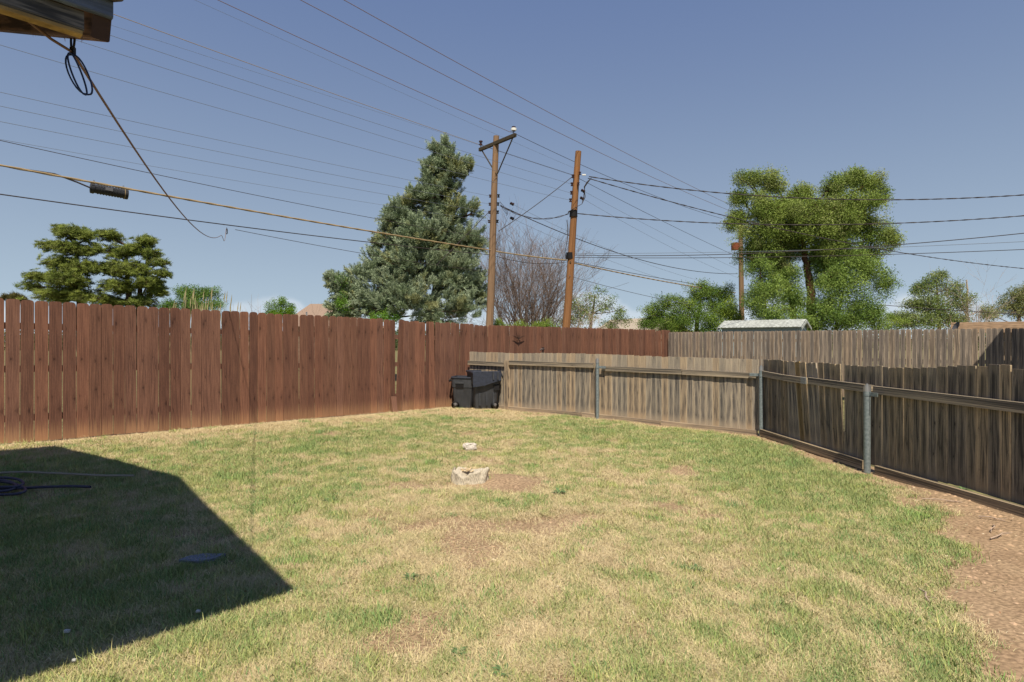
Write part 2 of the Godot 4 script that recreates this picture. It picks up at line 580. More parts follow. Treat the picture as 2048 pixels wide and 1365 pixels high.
# planks from p0 towards p1 (x, z), returns the direction as a world vector
func run(parent: Node3D, p0: Vector2, p1: Vector2, pool: Array, mats: Array, wr: Vector2, gap: Vector2, h: float, hj: float, lift: float, floor_y: Variant, special: Dictionary) -> void:
	var d := (p1 - p0)
	var len := d.length()
	d /= len
	var dir := Vector3(d.x, 0, -d.y)
	var b := facing(dir)
	var k := 0.0
	var drift := 0.0
	while k < len:
		var w := rr(wr.x, wr.y)
		var s := k + w / 2
		var c := p0 + d * s
		var y: float = floor_y if floor_y != null else ground_h(c.x, c.y)
		drift = lerpf(drift, rr(-hj, hj), 0.35)
		var hh := h + drift + rr(-hj, hj) * 0.45
		var lean := rr(-0.006, 0.006)
		var m: Material = mats[rng.randi() % mats.size()]
		var turn := rr(-0.05, 0.05)
		var push := rr(-0.004, 0.004)
		for key in special:
			if s > key.x and s < key.y:
				var sp: Dictionary = special[key]
				lean += sp.get("lean", 0.0) + rr(-1, 1) * sp.get("sway", 0.0)
				hh += sp.get("taller", 0.0) + rr(-1, 1) * sp.get("ragged", 0.0)
				turn += rr(-1, 1) * sp.get("twist", 0.0)
				if sp.has("mats"):
					m = sp.mats[rng.randi() % sp.mats.size()]
		var mesh: ArrayMesh = pool[rng.randi() % pool.size()]
		var t := Transform3D(b.rotated(b.z, lean).rotated(Vector3.UP, turn), v(c.x, y + lift, c.y) + b.z * push)
		t.basis = t.basis * Basis.from_scale(Vector3(w / 0.14, hh, 1))
		put("picket", mesh, m, parent, t)
		k += w + rr(gap.x, gap.y)
		if rng.randf() < 0.06:
			k += gap.y * 0.6

func rail(parent: Node3D, p0: Vector2, d: Vector2, k0: float, k1: float, y0: float, y1: float, off: float, s: Vector2, m: Material, called := "rail", label := "") -> void:
	var nrm := Vector2(d.y, -d.x)
	var a2 := p0 + d * k0 + nrm * off
	var b2 := p0 + d * k1 + nrm * off
	var a := v(a2.x, y0, a2.y)
	var b := v(b2.x, y1, b2.y)
	var mb := MB.new()
	var len := (b - a).length()
	var bs := facing(b - a)
	# the grain runs along the piece
	var h := Vector3(len, s.x, s.y) * 0.5
	var q: Array[Vector2] = [Vector2(-h.y, h.z), Vector2(h.y - 0.004, h.z), Vector2(h.y, h.z - 0.004), Vector2(h.y, -h.z), Vector2(-h.y, -h.z)]
	var t := Transform3D(bs, (a + b) / 2)
	for i in 5:
		var p := q[i]
		var r := q[(i + 1) % 5]
		var A := t * Vector3(-h.x, p.x, p.y)
		var B := t * Vector3(-h.x, r.x, r.y)
		var C := t * Vector3(h.x, r.x, r.y)
		var D := t * Vector3(h.x, p.x, p.y)
		var e := minf(0.72, 0.1 + len * 0.25)
		var u0 := 0.005 + 0.05 * (i % 2)
		mb.tri(A, B, C, Vector2(u0, 0.1), Vector2(u0 + 0.055, 0.1), Vector2(u0 + 0.055, e))
		mb.tri(A, C, D, Vector2(u0, 0.1), Vector2(u0 + 0.055, e), Vector2(u0, e))
	for e in 2:
		var x := h.x if e else -h.x
		for i in range(1, 4):
			var A := t * Vector3(x, q[0].x, q[0].y)
			var B := t * Vector3(x, q[i].x, q[i].y)
			var C := t * Vector3(x, q[i + 1].x, q[i + 1].y)
			if e:
				mb.tri(A, B, C, Vector2(0.1, 0.3), Vector2(0.12, 0.3), Vector2(0.12, 0.31))
			else:
				mb.tri(A, C, B, Vector2(0.1, 0.3), Vector2(0.12, 0.3), Vector2(0.12, 0.31))
	put(called, mb.mesh(), m, parent, Transform3D(), label)

func metal_post(parent: Node3D, x: float, z: float, top: float, rad: float, arm_dir: Vector3, arm_y: float, both: bool, label: String) -> void:
	var p := Node3D.new()
	p.name = numbered("metal_post", parent)
	parent.add_child(p, true)
	p.set_meta("label", label)
	var g := ground_h(x, z) - 0.1
	var mb := MB.new()
	mb.tube(PackedVector3Array([v(x, g, z), v(x, top - 0.03, z)]), PackedFloat32Array([rad, rad]), 16)
	put("pipe", mb.mesh(), M.galv, p)
	var cp := MB.new()
	cp.tube(PackedVector3Array([v(x, top - 0.075, z), v(x, top - 0.02, z), v(x, top - 0.004, z), v(x, top + 0.012, z)]), PackedFloat32Array([rad * 1.09, rad * 1.09, rad * 0.85, rad * 0.3]), 16)
	cp.cap(v(x, top + 0.012, z), Vector3.UP, rad * 0.3, 16, 0.004)
	put("post_cap", cp.mesh(), M.steel, p)
	var br := MB.new()
	br.tube(PackedVector3Array([v(x, arm_y - 0.026, z), v(x, arm_y + 0.026, z)]), PackedFloat32Array([rad + 0.004, rad + 0.004]), 16)
	var off := arm_dir.normalized()
	var c := v(x, arm_y, z) + off * (0.10 if not both else 0.0)
	br.box(Transform3D(facing(off), c), Vector3(0.15 if not both else 0.36, 0.045, 0.006))
	put("bracket", br.mesh(), M.galv, p)

func fences() -> void:
	var red_pool := []
	var low_pool := []
	for i in 3:
		red_pool.append(picket_mesh(0.14, 1.0, 0.017, 0))
	# heights are unit long and scaled; keep the ears in proportion for 1.83 m boards
	red_pool.clear()
	for i in 3:
		var mb := MB.new()
		var w := 0.14
		var c := 0.035 + 0.006 * i
		var cy := c / 1.83
		var p := PackedVector2Array([Vector2(-w / 2, 0), Vector2(w / 2, 0)])
		for k in 4:
			var a := PI / 2 * k / 3.0
			p.append(Vector2(w / 2 - c + c * cos(a), 1 - cy + cy * sin(a)))
		for k in 4:
			var a := PI / 2 + PI / 2 * k / 3.0
			p.append(Vector2(-w / 2 + c + c * cos(a), 1 - cy + cy * sin(a)))
		mb.prism(Transform3D(), p, 0.017, Rect2(0.003, 0, 0.119, 1), Vector2(w, 1))
		red_pool.append(mb.mesh())
	for i in 4:
		low_pool.append(picket_mesh(0.14, 1.0, 0.017, 1, [0.0, 0.006, -0.007, 0.002][i]))

	# tall red fence: along the left side and on behind the low fence
	var rd := Vector2(0.684, 0.729)
	var p0 := Vector2(LX, LZ)
	var red := thing("red_fence", "tall red-brown stained picket fence with rounded tops behind the two black bins", "fence")
	run(red, p0 - rd * 4.0, p0 + rd * 17.12, red_pool, M.red, Vector2(0.134, 0.143), Vector2(0.003, 0.010), 1.83, 0.009, 0.01, null, {
		Vector2(9.6, 10.9): {"lean": -0.02, "sway": 0.03, "twist": 0.14, "ragged": 0.02},
		Vector2(10.9, 12.6): {"sway": 0.012, "twist": 0.06, "ragged": 0.02},
		Vector2(20.1, 20.7): {"lean": 0.05, "sway": 0.03, "ragged": 0.03}})
	for y in [0.32, 0.95, 1.5]:
		for s in 4:
			var k0: float = -4.0 + s * 5.28
			var c0: Vector2 = p0 + rd * k0
			var c1: Vector2 = p0 + rd * (k0 + 5.26)
			rail(red, p0, rd, k0, k0 + 5.26, ground_h(c0.x, c0.y) + y, ground_h(c1.x, c1.y) + y, -0.04, Vector2(0.085, 0.036), M.red[2])
	# a board kicked loose at its foot
	var lc: Vector2 = p0 + rd * 5.9
	var lb := facing(Vector3(rd.x, 0, -rd.y))
	var lm := MB.new()
	lm.box(Transform3D(lb.rotated(lb.x, -0.28).rotated(lb.z, -0.09), v(lc.x, ground_h(lc.x, lc.y) + 0.16, lc.y) + lb.z * 0.075), Vector3(0.125, 0.32, 0.016), Rect2(0.01, 0.8, 0.1, 0.12))
	put("picket", lm.mesh(), M.red[4], red, Transform3D(), "split foot of a red board bent out from the fence")

	# low weathered fence across the back of the yard
	var md := Vector2(0.796, -0.605)
	var m0 := Vector2(-0.96, 13.05)
	var mid := thing("low_fence", "low weathered grey picket fence across the back, sunlit, with a rail", "fence")
	run(mid, m0 + md * 0.02, m0 + md * 6.12, low_pool, M.grey, Vector2(0.085, 0.125), Vector2(0.0, 0.004), 1.14, 0.008, 0.07, null, {})
	rail(mid, m0, md, 0.0, 1.02, 1.02, 1.0, 0.025, Vector2(0.088, 0.04), M.dark[0])
	rail(mid, m0, md, 1.15, 3.18, 1.045, 1.035, 0.025, Vector2(0.088, 0.04), M.dark[4])
	rail(mid, m0, md, 3.36, 4.9, 0.985, 0.97, 0.026, Vector2(0.088, 0.042), M.dark[2])
	rail(mid, m0, md, 4.91, 6.12, 0.965, 0.945, 0.025, Vector2(0.088, 0.04), M.dark[6])
	rail(mid, m0, md, 0.0, 6.1, 0.36, 0.30, -0.045, Vector2(0.088, 0.04), M.dark[4])
	var pc := m0 + md * 1.085 + Vector2(md.y, -md.x) * 0.045
	var pm := MB.new()
	pm.prism(Transform3D(facing(Vector3(md.x, 0, -md.y)), v(pc.x, 0.0, pc.y)), PackedVector2Array([Vector2(-0.05, 0), Vector2(0.05, 0), Vector2(0.05, 1.09), Vector2(-0.05, 1.09)]), 0.08, Rect2(0.01, 0.2, 0.1, 0.8), Vector2(0.1, 1.09))
	put("wooden_post", pm.mesh(), M.grey[17], mid)
	for s in [[0.0, 1.1], [1.12, 2.9], [2.92, 4.5], [4.52, 6.14]]:
		var a: Vector2 = m0 + md * s[0]
		var b: Vector2 = m0 + md * s[1]
		rail(mid, m0, md, s[0], s[1], ground_h(a.x, a.y) + 0.04, ground_h(b.x, b.y) + 0.035, 0.022, Vector2(0.09, 0.032), M.grey[18], "kick_board")
	metal_post(mid, 1.606, 11.0, 1.165, 0.032, Vector3(md.x, 0, -md.y), 1.01, false, "slim grey metal pipe post standing in the sunlit low fence")

	# the same fence turning along the right side, mostly in its own shade
	var sd := Vector2(0.0702, -0.9975)
	var s0 := Vector2(3.97, 9.3)
	var side := thing("low_fence", "low dark weathered picket fence along the right side with uneven board tops", "fence")
	run(side, s0 + sd * 0.06, s0 + sd * 10.6, low_pool, M.dark, Vector2(0.082, 0.15), Vector2(0.0, 0.007), 1.14, 0.018, 0.075, null, {
		Vector2(0.55, 0.95): {"lean": 0.05, "mats": [M.dark[16], M.dark[18], M.grey[5]]},
		Vector2(0.95, 1.5): {"lean": 0.12, "mats": [M.grey[5], M.ochre, M.dark[17]]},
		Vector2(1.5, 2.0): {"lean": 0.07},
		Vector2(4.0, 4.2): {"taller": 0.035}})
	rail(side, s0, sd, 0.04, 0.72, 0.99, 0.962, 0.03, Vector2(0.088, 0.042), M.dark[5])
	rail(side, s0, sd, 0.722, 1.3, 0.962, 0.955, 0.032, Vector2(0.088, 0.042), M.dark[1])
	rail(side, s0, sd, 1.36, 2.62, 0.962, 0.95, 0.03, Vector2(0.09, 0.042), M.dark[4])
	rail(side, s0, sd, 2.66, 6.4, 0.945, 0.945, 0.034, Vector2(0.09, 0.045), M.dark[6])
	rail(side, s0, sd, 6.41, 10.5, 0.945, 0.94, 0.034, Vector2(0.09, 0.045), M.dark[2])
	rail(side, s0, sd, 0.0, 10.5, 0.33, 0.33, -0.045, Vector2(0.088, 0.04), M.dark[5])
	rail(side, s0, sd, 1.2, 1.33, 0.958, 0.957, 0.055, Vector2(0.092, 0.006), mat(Color(0.5, 0.49, 0.45), 0.8, M.tone, Vector3(9, 9, 9), true), "patch", "pale weathered patch on the rail")
	for s in [[0.1, 2.5, 0.065], [2.72, 5.0, 0.05], [5.02, 8.0, 0.05]]:
		var a: Vector2 = s0 + sd * s[0]
		var b: Vector2 = s0 + sd * s[1]
		rail(side, s0, sd, s[0], s[1], maxf(ground_h(a.x - 0.1, a.y), 0.0) + s[2], maxf(ground_h(b.x - 0.1, b.y), 0.0) + s[2] * 0.9, 0.06, Vector2(0.10, 0.045), M.dark[19], "kick_board")
	metal_post(side, 3.93, 9.22, 1.105, 0.034, Vector3(0.75, 0, 0.66), 0.965, true, "grey metal pipe post at the corner where the low fences meet")
	metal_post(side, 4.045, 6.66, 1.0, 0.036, Vector3(sd.x, 0, -sd.y), 0.90, false, "grey metal pipe post with round cap in the dark fence")

	# neighbour's tall grey fence
	var gd := Vector2(0.729, -0.684)
	var g0 := Vector2(5.26, 19.66)
	var grey := thing("tall_grey_fence", "tall pale grey weathered picket fence in the next yard behind the low fences", "fence")
	run(grey, g0, g0 + gd * 13.0, red_pool, M.pale, Vector2(0.106, 0.118), Vector2(0.005, 0.014), 1.83, 0.008, -0.06, 0.03, {Vector2(-1, 20): {"lean": 0.0}})
	for y in [0.35, 1.0, 1.52]:
		for s in 5:
			rail(grey, g0, gd, s * 2.6, s * 2.6 + 2.59, y, y - 0.01, -0.04, Vector2(0.088, 0.038), M.pale[5])

# ---------------------------------------------------------------- the house whose eave shows top left
func house_eave() -> void:
	var C := v(-1.288, 2.459, 1.88)
	var A := v(-0.735, 0, 0.678)
	var Bd := v(-0.678, 0, -0.735)
	var Ar := (A + Vector3(0, 0.372, 0)).normalized()
	var nrm := Bd.cross(Ar).normalized()
	if nrm.y < 0:
		nrm = -nrm
	var peak_t := 2.93
	var hs := thing("patio_roof", "weathered wooden roof corner with peeling boards jutting in at the top left", "roof")
	var paint := mat(Color(0.15, 0.195, 0.30), 0.75, M.tone, Vector3(1.5, 8, 1.5), true)
	var weather := mat(Color(0.46, 0.54, 0.72), 0.85, M.dark[0].albedo_texture, Vector3(1, 1, 1))
	var raw := mat(Color(0.50, 0.34, 0.14), 0.8, M.tone, Vector3(2, 2, 2), true)
	var rake := mat(Color(0.60, 0.43, 0.44), 0.85, M.dark[0].albedo_texture, Vector3(1, 1, 1))
	var deck := mat(Color(0.16, 0.11, 0.085), 0.9, M.tone, Vector3(2, 2, 2), true)
	var shingle := mat(Color(0.12, 0.10, 0.09), 0.95, M.mottle, Vector3(6, 6, 6), true)
	# roof slab: near slope and far slope
	var mb := MB.new()
	var slope := peak_t * sqrt(1 + 0.372 * 0.372)
	var rb := Basis(Ar, nrm, Ar.cross(nrm))
	var e0 := C + Vector3(0, 0.135, 0) - Ar * 0.055 - Bd * 0.02
	mb.box(Transform3D(rb, e0 + Ar * (slope + 0.055) / 2 + Bd * 1.5 + nrm * 0.02), Vector3(slope + 0.055, 0.035, 3.0))
	var Af := (A - Vector3(0, 0.46, 0)).normalized()
	var nf := Bd.cross(Af).normalized()
	if nf.y < 0:
		nf = -nf
	var fb := Basis(Af, nf, Af.cross(nf))
	var top := e0 + Ar * (slope + 0.055)
	mb.box(Transform3D(fb, top + Af * 1.65 + Bd * 1.5 + nf * 0.02), Vector3(3.3, 0.035, 3.0))
	put("roof", mb.mesh(), shingle, hs)
	# boards under the slab
	for k in 9:
		var bm := MB.new()
		bm.box(Transform3D(rb, C + Vector3(0, 0.118, 0) + Ar * (0.14 + k * 0.2) + Bd * 1.5), Vector3(0.192, 0.014, 2.9))
		put("roof_board", bm.mesh(), deck, hs)
	# rake boards on the two slopes of the gable
	var rm := MB.new()
	rm.box(Transform3D(rb, C + Ar * slope / 2 + Bd * 0.026 + Vector3(0, 0.052, 0)), Vector3(slope, 0.10, 0.05), Rect2(0.01, 0, 0.1, 1))
	put("rake_board", rm.mesh(), rake, hs)
	var rf := MB.new()
	rf.box(Transform3D(fb, C + Ar * slope + Af * 1.62 + Bd * 0.026 + Vector3(0, 0.052, 0)), Vector3(3.24, 0.10, 0.05), Rect2(0.01, 0, 0.1, 1))
	put("rake_board", rf.mesh(), rake, hs)
	# fascia along the eave
	var eb := Basis(-Bd, Vector3.UP, (-Bd).cross(Vector3.UP))
	var f1 := MB.new()
	f1.box(Transform3D(eb, C + Bd * 1.5 + Vector3(0, 0.098, 0) - A * 0.012), Vector3(3.0, 0.055, 0.022), Rect2(0.01, 0, 0.1, 1))
	put("fascia_board", f1.mesh(), paint, hs, Transform3D(), "blue-grey painted upper fascia")
	var f2 := MB.new()
	for s in 2:
		f2.box(Transform3D(eb, C + Bd * (0.075 + 0.72 + s * 1.45) + Vector3(0, 0.044, 0) + A * 0.02), Vector3(1.448, 0.062, 0.03), Rect2(0.01, 0, 0.1, 0.9))
	put("fascia_board", f2.mesh(), weather, hs, Transform3D(), "bare weathered lower fascia")
	var f3 := MB.new()
	f3.box(Transform3D(eb, C + Bd * 1.52 + Vector3(0, 0.005, 0) + A * 0.022), Vector3(2.89, 0.015, 0.034))
	put("fascia_edge", f3.mesh(), raw, hs, Transform3D(), "yellowish raw wood edge under the fascia")
	# rafters
	for k in 4:
		var r := MB.new()
		r.box(Transform3D(rb, C + Ar * 1.5 + Bd * (0.62 + k * 0.6) + Vector3(0, 0.06, 0)), Vector3(2.8, 0.09, 0.04))
		put("rafter", r.mesh(), deck, hs)
	# flakes of paint hanging from the rake board
	var fl := MB.new()
	for k in 16:
		var p := C + Ar * rr(0.25, 1.3) + Bd * rr(0.0, 0.05)
		var s := Ar * rr(0.004, 0.010)
		fl.tri(p - s, p + s, p + Vector3(0, -rr(0.006, 0.022), 0) + Bd * rr(-0.006, 0.006))
	put("peeling_paint", fl.mesh(), rake, hs)
	# posts that carry the roof
	for q in [[1.35, 0.4], [5.0, 0.4], [1.35, 2.6], [5.0, 2.6]]:
		var c: Vector3 = C + A * q[0] + Bd * q[1]
		var h: float = C.y + 0.1 + 0.372 * minf(q[0], (5.3 - q[0]) * 1.2)
		var pm := MB.new()
		pm.box(Transform3D(Basis(Vector3.UP, A, Vector3.UP.cross(A)), Vector3(c.x, h / 2 - 0.05, c.z)), Vector3(h + 0.1, 0.09, 0.09), Rect2(0.01, 0, 0.1, 1))
		put("post", pm.mesh(), weather, hs)

	# service drop, its hook and the slack coil of cable under the rake
	var hk := C + Ar * 0.47 + Bd * 0.02
	var hook := thing("cable_hook", "small iron hook under the roof corner holding the black cable", "hook", hk)
	var hm := MB.new()
	var q := PackedVector3Array()
	for k in 9:
		var a := PI + PI * k / 8.0
		q.append(A * 0.03 * cos(a) + Vector3(0, 0.03 * sin(a) * 1.3 - 0.005, 0))
	q.append(A * 0.03 + Vector3(0, 0.012, 0))
	var rad := PackedFloat32Array()
	rad.resize(q.size())
	rad.fill(0.004)
	hm.tube(q, rad, 6)
	put("hook_wire", hm.mesh(), M.black, hook)
	var clip := MB.new()
	clip.box(Transform3D(Basis(), Vector3(0.0, -0.05, 0)), Vector3(0.014, 0.03, 0.014))
	put("clip", clip.mesh(), M.black, hook)

	var low := hk + Vector3(0, -0.055, 0)
	var far := at(452, 458, 14.2)
	var start := at(30, 22, 2.0)
	var path := PackedVector3Array([start, start.lerp(low, 0.6) + Vector3(0, -0.008, 0), low])
	for k in range(1, 34):
		var t := k / 33.0
		var p := low.lerp(far, t)
		p.y -= 4.0 * 0.42 * t * (1.0 - t)
		if t > 0.8:
			p.y -= 0.34 * sin((t - 0.8) / 0.2 * PI) * smoothstep(0.8, 1.0, t)
		path.append(p)
	var dm := MB.new()
	var drad := PackedFloat32Array()
	drad.resize(path.size())
	drad.fill(0.0052)
	dm.tube(path, drad, 8)
	tag(put("service_cable", dm.mesh(), M.copper), "dark brown service cable dropping from the roof corner to the pole line", "cable")

	var cm := MB.new()
	var bulge := [-0.034, 0.022, -0.013, 0.006]
	for k in 2:
		var c := PackedVector3Array()
		for i in 25:
			var t := i / 24.0
			var down := 0.5 - 0.5 * cos(TAU * t)
			var side: float = bulge[2 * k] if t < 0.5 else bulge[2 * k + 1]
			c.append(low + Vector3(0.056 * down + side * pow(absf(sin(TAU * t)), 0.7), -0.008 - (0.148 + 0.006 * k) * down, 0.012 * k + 0.014 * sin(TAU * t)))
		var r := PackedFloat32Array()
		r.resize(25)
		r.fill(0.0032)
		cm.tube(c, r, 6)
	tag(put("cable_coil", cm.mesh(), mat(Color(0.03, 0.05, 0.13), 0.4)), "slack loops of thin dark blue cable hanging under the roof corner", "cable coil")

# ---------------------------------------------------------------- buildings beyond the fences
func gable_house(called: String, label: String, cat: String, at0: Vector3, turn: float, s: Vector3, rise: float, over: float, wall_m: Material, roof_m: Material, trim_m: Material, seams: float) -> Node3D:
	var h := thing(called, label, cat, at0)
	h.rotation.y = turn
	var w := MB.new()
	var hx := s.x / 2
	var hz := s.z / 2
	# gable ends face +x and -x, the ridge runs along x
	var pts := PackedVector2Array([Vector2(-hz, 0), Vector2(hz, 0), Vector2(hz, s.y), Vector2(0, s.y + rise), Vector2(-hz, s.y)])
	w.prism(Transform3D(Basis(Vector3(0, 0, -1), Vector3.UP, Vector3(1, 0, 0)), Vector3(hx, 0, 0)), pts, s.x, Rect2(0, 0, 1, 1), Vector2(s.z, s.y))
	put("wall", w.mesh(), wall_m, h)
	var ang := atan2(rise, hz)
	var len := (hz + over) / cos(ang)
	for sgn in [-1.0, 1.0]:
		var b := Basis(Vector3.RIGHT, sgn * ang)
		var c := Vector3(0, s.y + rise, 0) + b * Vector3(0, 0.04, sgn * len / 2)
		if seams > 0:
			var rm := Node3D.new()
			rm.name = numbered("roof", h)
			h.add_child(rm, true)
			var n := int((s.x + 2 * over) / seams)
			for i in n:
				var mb := MB.new()
				var x := -(s.x / 2 + over) + (i + 0.5) * seams
				mb.box(Transform3D(b, c + Vector3(x, 0, 0)), Vector3(seams - 0.012, 0.03, len))
				mb.box(Transform3D(b, c + Vector3(x - seams / 2 + 0.02, 0, 0) + b * Vector3(0, 0.022, 0)), Vector3(0.03, 0.02, len))
				put("roof_panel", mb.mesh(), roof_m, rm)
		else:
			var mb := MB.new()
			mb.box(Transform3D(b, c), Vector3(s.x + 2 * over, 0.06, len))
			put("roof", mb.mesh(), roof_m, h)
	for sx in [-1.0, 1.0]:
		for sgn in [-1.0, 1.0]:
			var b := Basis(Vector3.RIGHT, sgn * ang)
			var tb := MB.new()
			tb.box(Transform3D(b, Vector3(sx * (s.x / 2 + over + 0.016), s.y + rise, 0) + b * Vector3(0, -0.03, sgn * len / 2)), Vector3(0.025, 0.11, len))
			put("gable_trim", tb.mesh(), trim_m, h)
	return h

func background_buildings() -> void:
	var white := mat(Color(0.62, 0.66, 0.64), 0.5, M.tone, Vector3(0.8, 0.8, 0.8), true, 0.4)
	var bluegrey := mat(Color(0.36, 0.45, 0.50), 0.7, M.mottle, Vector3(1, 1, 1), true)
	# shed: right gable end turned a little to the camera
	var z := 27.0
	var a := at(1528, 660, z)
	var shed := gable_house("metal_shed", "white ribbed metal shed roof beyond the tall grey fence, under the big tree", "shed", Vector3(a.x, 0, a.z), deg_to_rad(-38), Vector3(3.3, 2.12, 1.7), 0.30, 0.14, bluegrey, white, white, 0.17)
	var dm := MB.new()
	dm.box(Transform3D(Basis(), Vector3(1.65 + 0.012, 0.95, 0.0)), Vector3(0.02, 1.7, 0.8))
	put("door", dm.mesh(), white, shed)

	# pale cottage roof half hidden behind the tamarisk and the bushes
	var c := at(1250, 655, 48)
	gable_house("cottage", "pale gabled cottage roof glimpsed between green bushes above the red fence", "house", Vector3(c.x + 1.2, 0, c.z), deg_to_rad(-58), Vector3(6.5, 2.35, 3.4), 0.95, 0.3, mat(Color(0.4, 0.33, 0.25), 0.9, M.tone, Vector3(1, 1, 1), true), mat(Color(0.55, 0.47, 0.38), 0.9, M.mottle, Vector3(2, 2, 2), true), mat(Color(0.3, 0.25, 0.2), 0.9), 0.0)

	# house with a brown hipped roof far left
	var f := thing("hip_roof_house", "house with a brown hipped shingle roof left of the large blue-green conifer", "house", Vector3.ZERO)
	var zz := 42.0
	var rm := MB.new()
	var L := at(555, 640, zz)
	var R := at(705, 640, zz)
	var y0 := 2.55
	var yr := at(610, 602, zz).y
	var l := Vector3(L.x, y0, L.z)
	var r := Vector3(R.x + 1.0, y0, R.z)
	var lb := l + Vector3(0, 0, -9)
	var rb := r + Vector3(0, 0, -9)
	var k0 := Vector3(at(588, 602, zz).x, yr, L.z - 3.4)
	var k1 := Vector3(at(608, 602, zz).x + 0.3, yr, L.z - 3.6)
	rm.quad(l, k0, k1, r)
	rm.tri(l, lb, k0)
	rm.tri(r, k1, rb)
	rm.quad(rb, k1, k0, lb)
	put("roof", rm.mesh(), mat(Color(0.40, 0.29, 0.225), 0.95, M.mottle, Vector3(2.5, 2.5, 2.5), true), f)
	var wm := MB.new()
	wm.box(Transform3D(Basis(), (l + rb) / 2 + Vector3(0, -1.35, 0)), Vector3(r.x - l.x - 0.6, 2.68, 8.4))
	put("wall", wm.mesh(), mat(Color(0.36, 0.27, 0.2), 0.9, M.tone, Vector3(1, 1, 1), true), f)
	var vm := MB.new()
	vm.tube(PackedVector3Array([at(613, 632, zz - 1.0), at(613, 625, zz - 1.0)]), PackedFloat32Array([0.06, 0.06]), 8)
	vm.cap(at(613, 625, zz - 1.0), Vector3.UP, 0.09, 8, 0.03)
	put("roof_vent", vm.mesh(), M.steel, f)

	# low tan building with a flat fascia, right
	var bz := 21.5
	var b0 := at(1902, 645, bz)
	var tn := thing("tan_building", "low flat-roofed tan building showing above the tall grey fence at right", "building", Vector3(b0.x, 0, b0.z))
	tn.rotation.y = deg_to_rad(-38)
	var tan_m := mat(Color(0.66, 0.45, 0.30), 0.9, M.tone, Vector3(0.7, 3, 0.7), true)
	var tm := MB.new()
	tm.box(Transform3D(Basis(), Vector3(6.0, b0.y - 0.2, -0.75)), Vector3(12.0, 0.38, 1.5))
	put("roof", tm.mesh(), tan_m, tn)
	var tw := MB.new()
	tw.box(Transform3D(Basis(), Vector3(6.6, (b0.y - 0.4) / 2, -1.9)), Vector3(10.6, b0.y - 0.4, 3.0))
	put("wall", tw.mesh(), mat(Color(0.40, 0.30, 0.21), 0.9, M.tone, Vector3(1, 1, 1), true), tn)
	var dp := at(1915, 655, bz - 0.75)
	var dish := thing("satellite_dish", "small dark satellite dish fixed to the left end of the tan fascia", "satellite dish", dp)
	var sm := MB.new()
	var axis := Vector3(-0.88, 0.45, -0.15).normalized()
	var sb := toward(axis, 0)
	for i in 12:
		var a0 := TAU * i / 12.0
		var a1 := TAU * (i + 1) / 12.0
		for k in 3:
			var r0 := 0.19 * k / 3.0
			var r1 := 0.19 * (k + 1) / 3.0
			sm.quad(sb * Vector3(cos(a0) * r0, r0 * r0 * 1.6, sin(a0) * r0), sb * Vector3(cos(a0) * r1, r1 * r1 * 1.6, sin(a0) * r1), sb * Vector3(cos(a1) * r1, r1 * r1 * 1.6, sin(a1) * r1), sb * Vector3(cos(a1) * r0, r0 * r0 * 1.6, sin(a1) * r0))
	put("reflector", sm.mesh(), mat(Color(0.09, 0.09, 0.10), 0.6), dish)
	var am := MB.new()
	am.tube(PackedVector3Array([Vector3(0, 0, 0), Vector3(0.07, -0.12, -0.05), Vector3(0.06, -0.16, -0.33)]), PackedFloat32Array([0.018, 0.018, 0.018]), 6)
	am.tube(PackedVector3Array([sb * Vector3(0, 0.02, 0.15), sb * Vector3(0, 0.24, 0.04)]), PackedFloat32Array([0.010, 0.010]), 6)
	put("arm", am.mesh(), M.black, dish)

	# house of the next yard, beyond the right edge of the view; its shade lies on the tall grey fence
	gable_house("neighbour_house", "brick-coloured house of the next yard beyond the right edge", "house", Vector3(15.5, 0, -9.3), deg_to_rad(90), Vector3(5.6, 3.7, 8.0), 3.0, 0.35, mat(Color(0.35, 0.2, 0.14), 0.9, M.tone, Vector3(1, 1, 1), true), mat(Color(0.13, 0.11, 0.1), 0.95, M.mottle, Vector3(3, 3, 3), true), white, 0.0)

# ---------------------------------------------------------------- trees
func leaf_cluster(count: int, spread: float, ll: float, lw: float, droop: float, seed_: int) -> ArrayMesh:
	var r := RandomNumberGenerator.new()
	r.seed = seed_
	var mb := MB.new()
	for i in count:
		var dir := Vector3(r.randfn(0, 1), r.randfn(0.25, 0.8), r.randfn(0, 1)).normalized()
		var p := dir * spread * pow(r.randf(), 0.5)
		var ax := (dir + Vector3(r.randfn(0, 0.5), r.randfn(-droop, 0.4), r.randfn(0, 0.5))).normalized()
		var sd := ax.cross(Vector3(r.randfn(0, 1), r.randfn(0, 1), r.randfn(0, 1))).normalized()
		var up := sd.cross(ax)
		var L := ll * r.randf_range(0.7, 1.25)
		var W := lw * r.randf_range(0.8, 1.2)
		var s := r.randf_range(0.8, 1.15)
		mb.tint = Color(s, s, s * r.randf_range(0.85, 1.1))
		var m := p + ax * L * 0.5 - up * W * 0.12
		mb.tri(p, m + sd * W * 0.5, p + ax * L)
		mb.tri(p, p + ax * L, m - sd * W * 0.5)
	return mb.mesh()

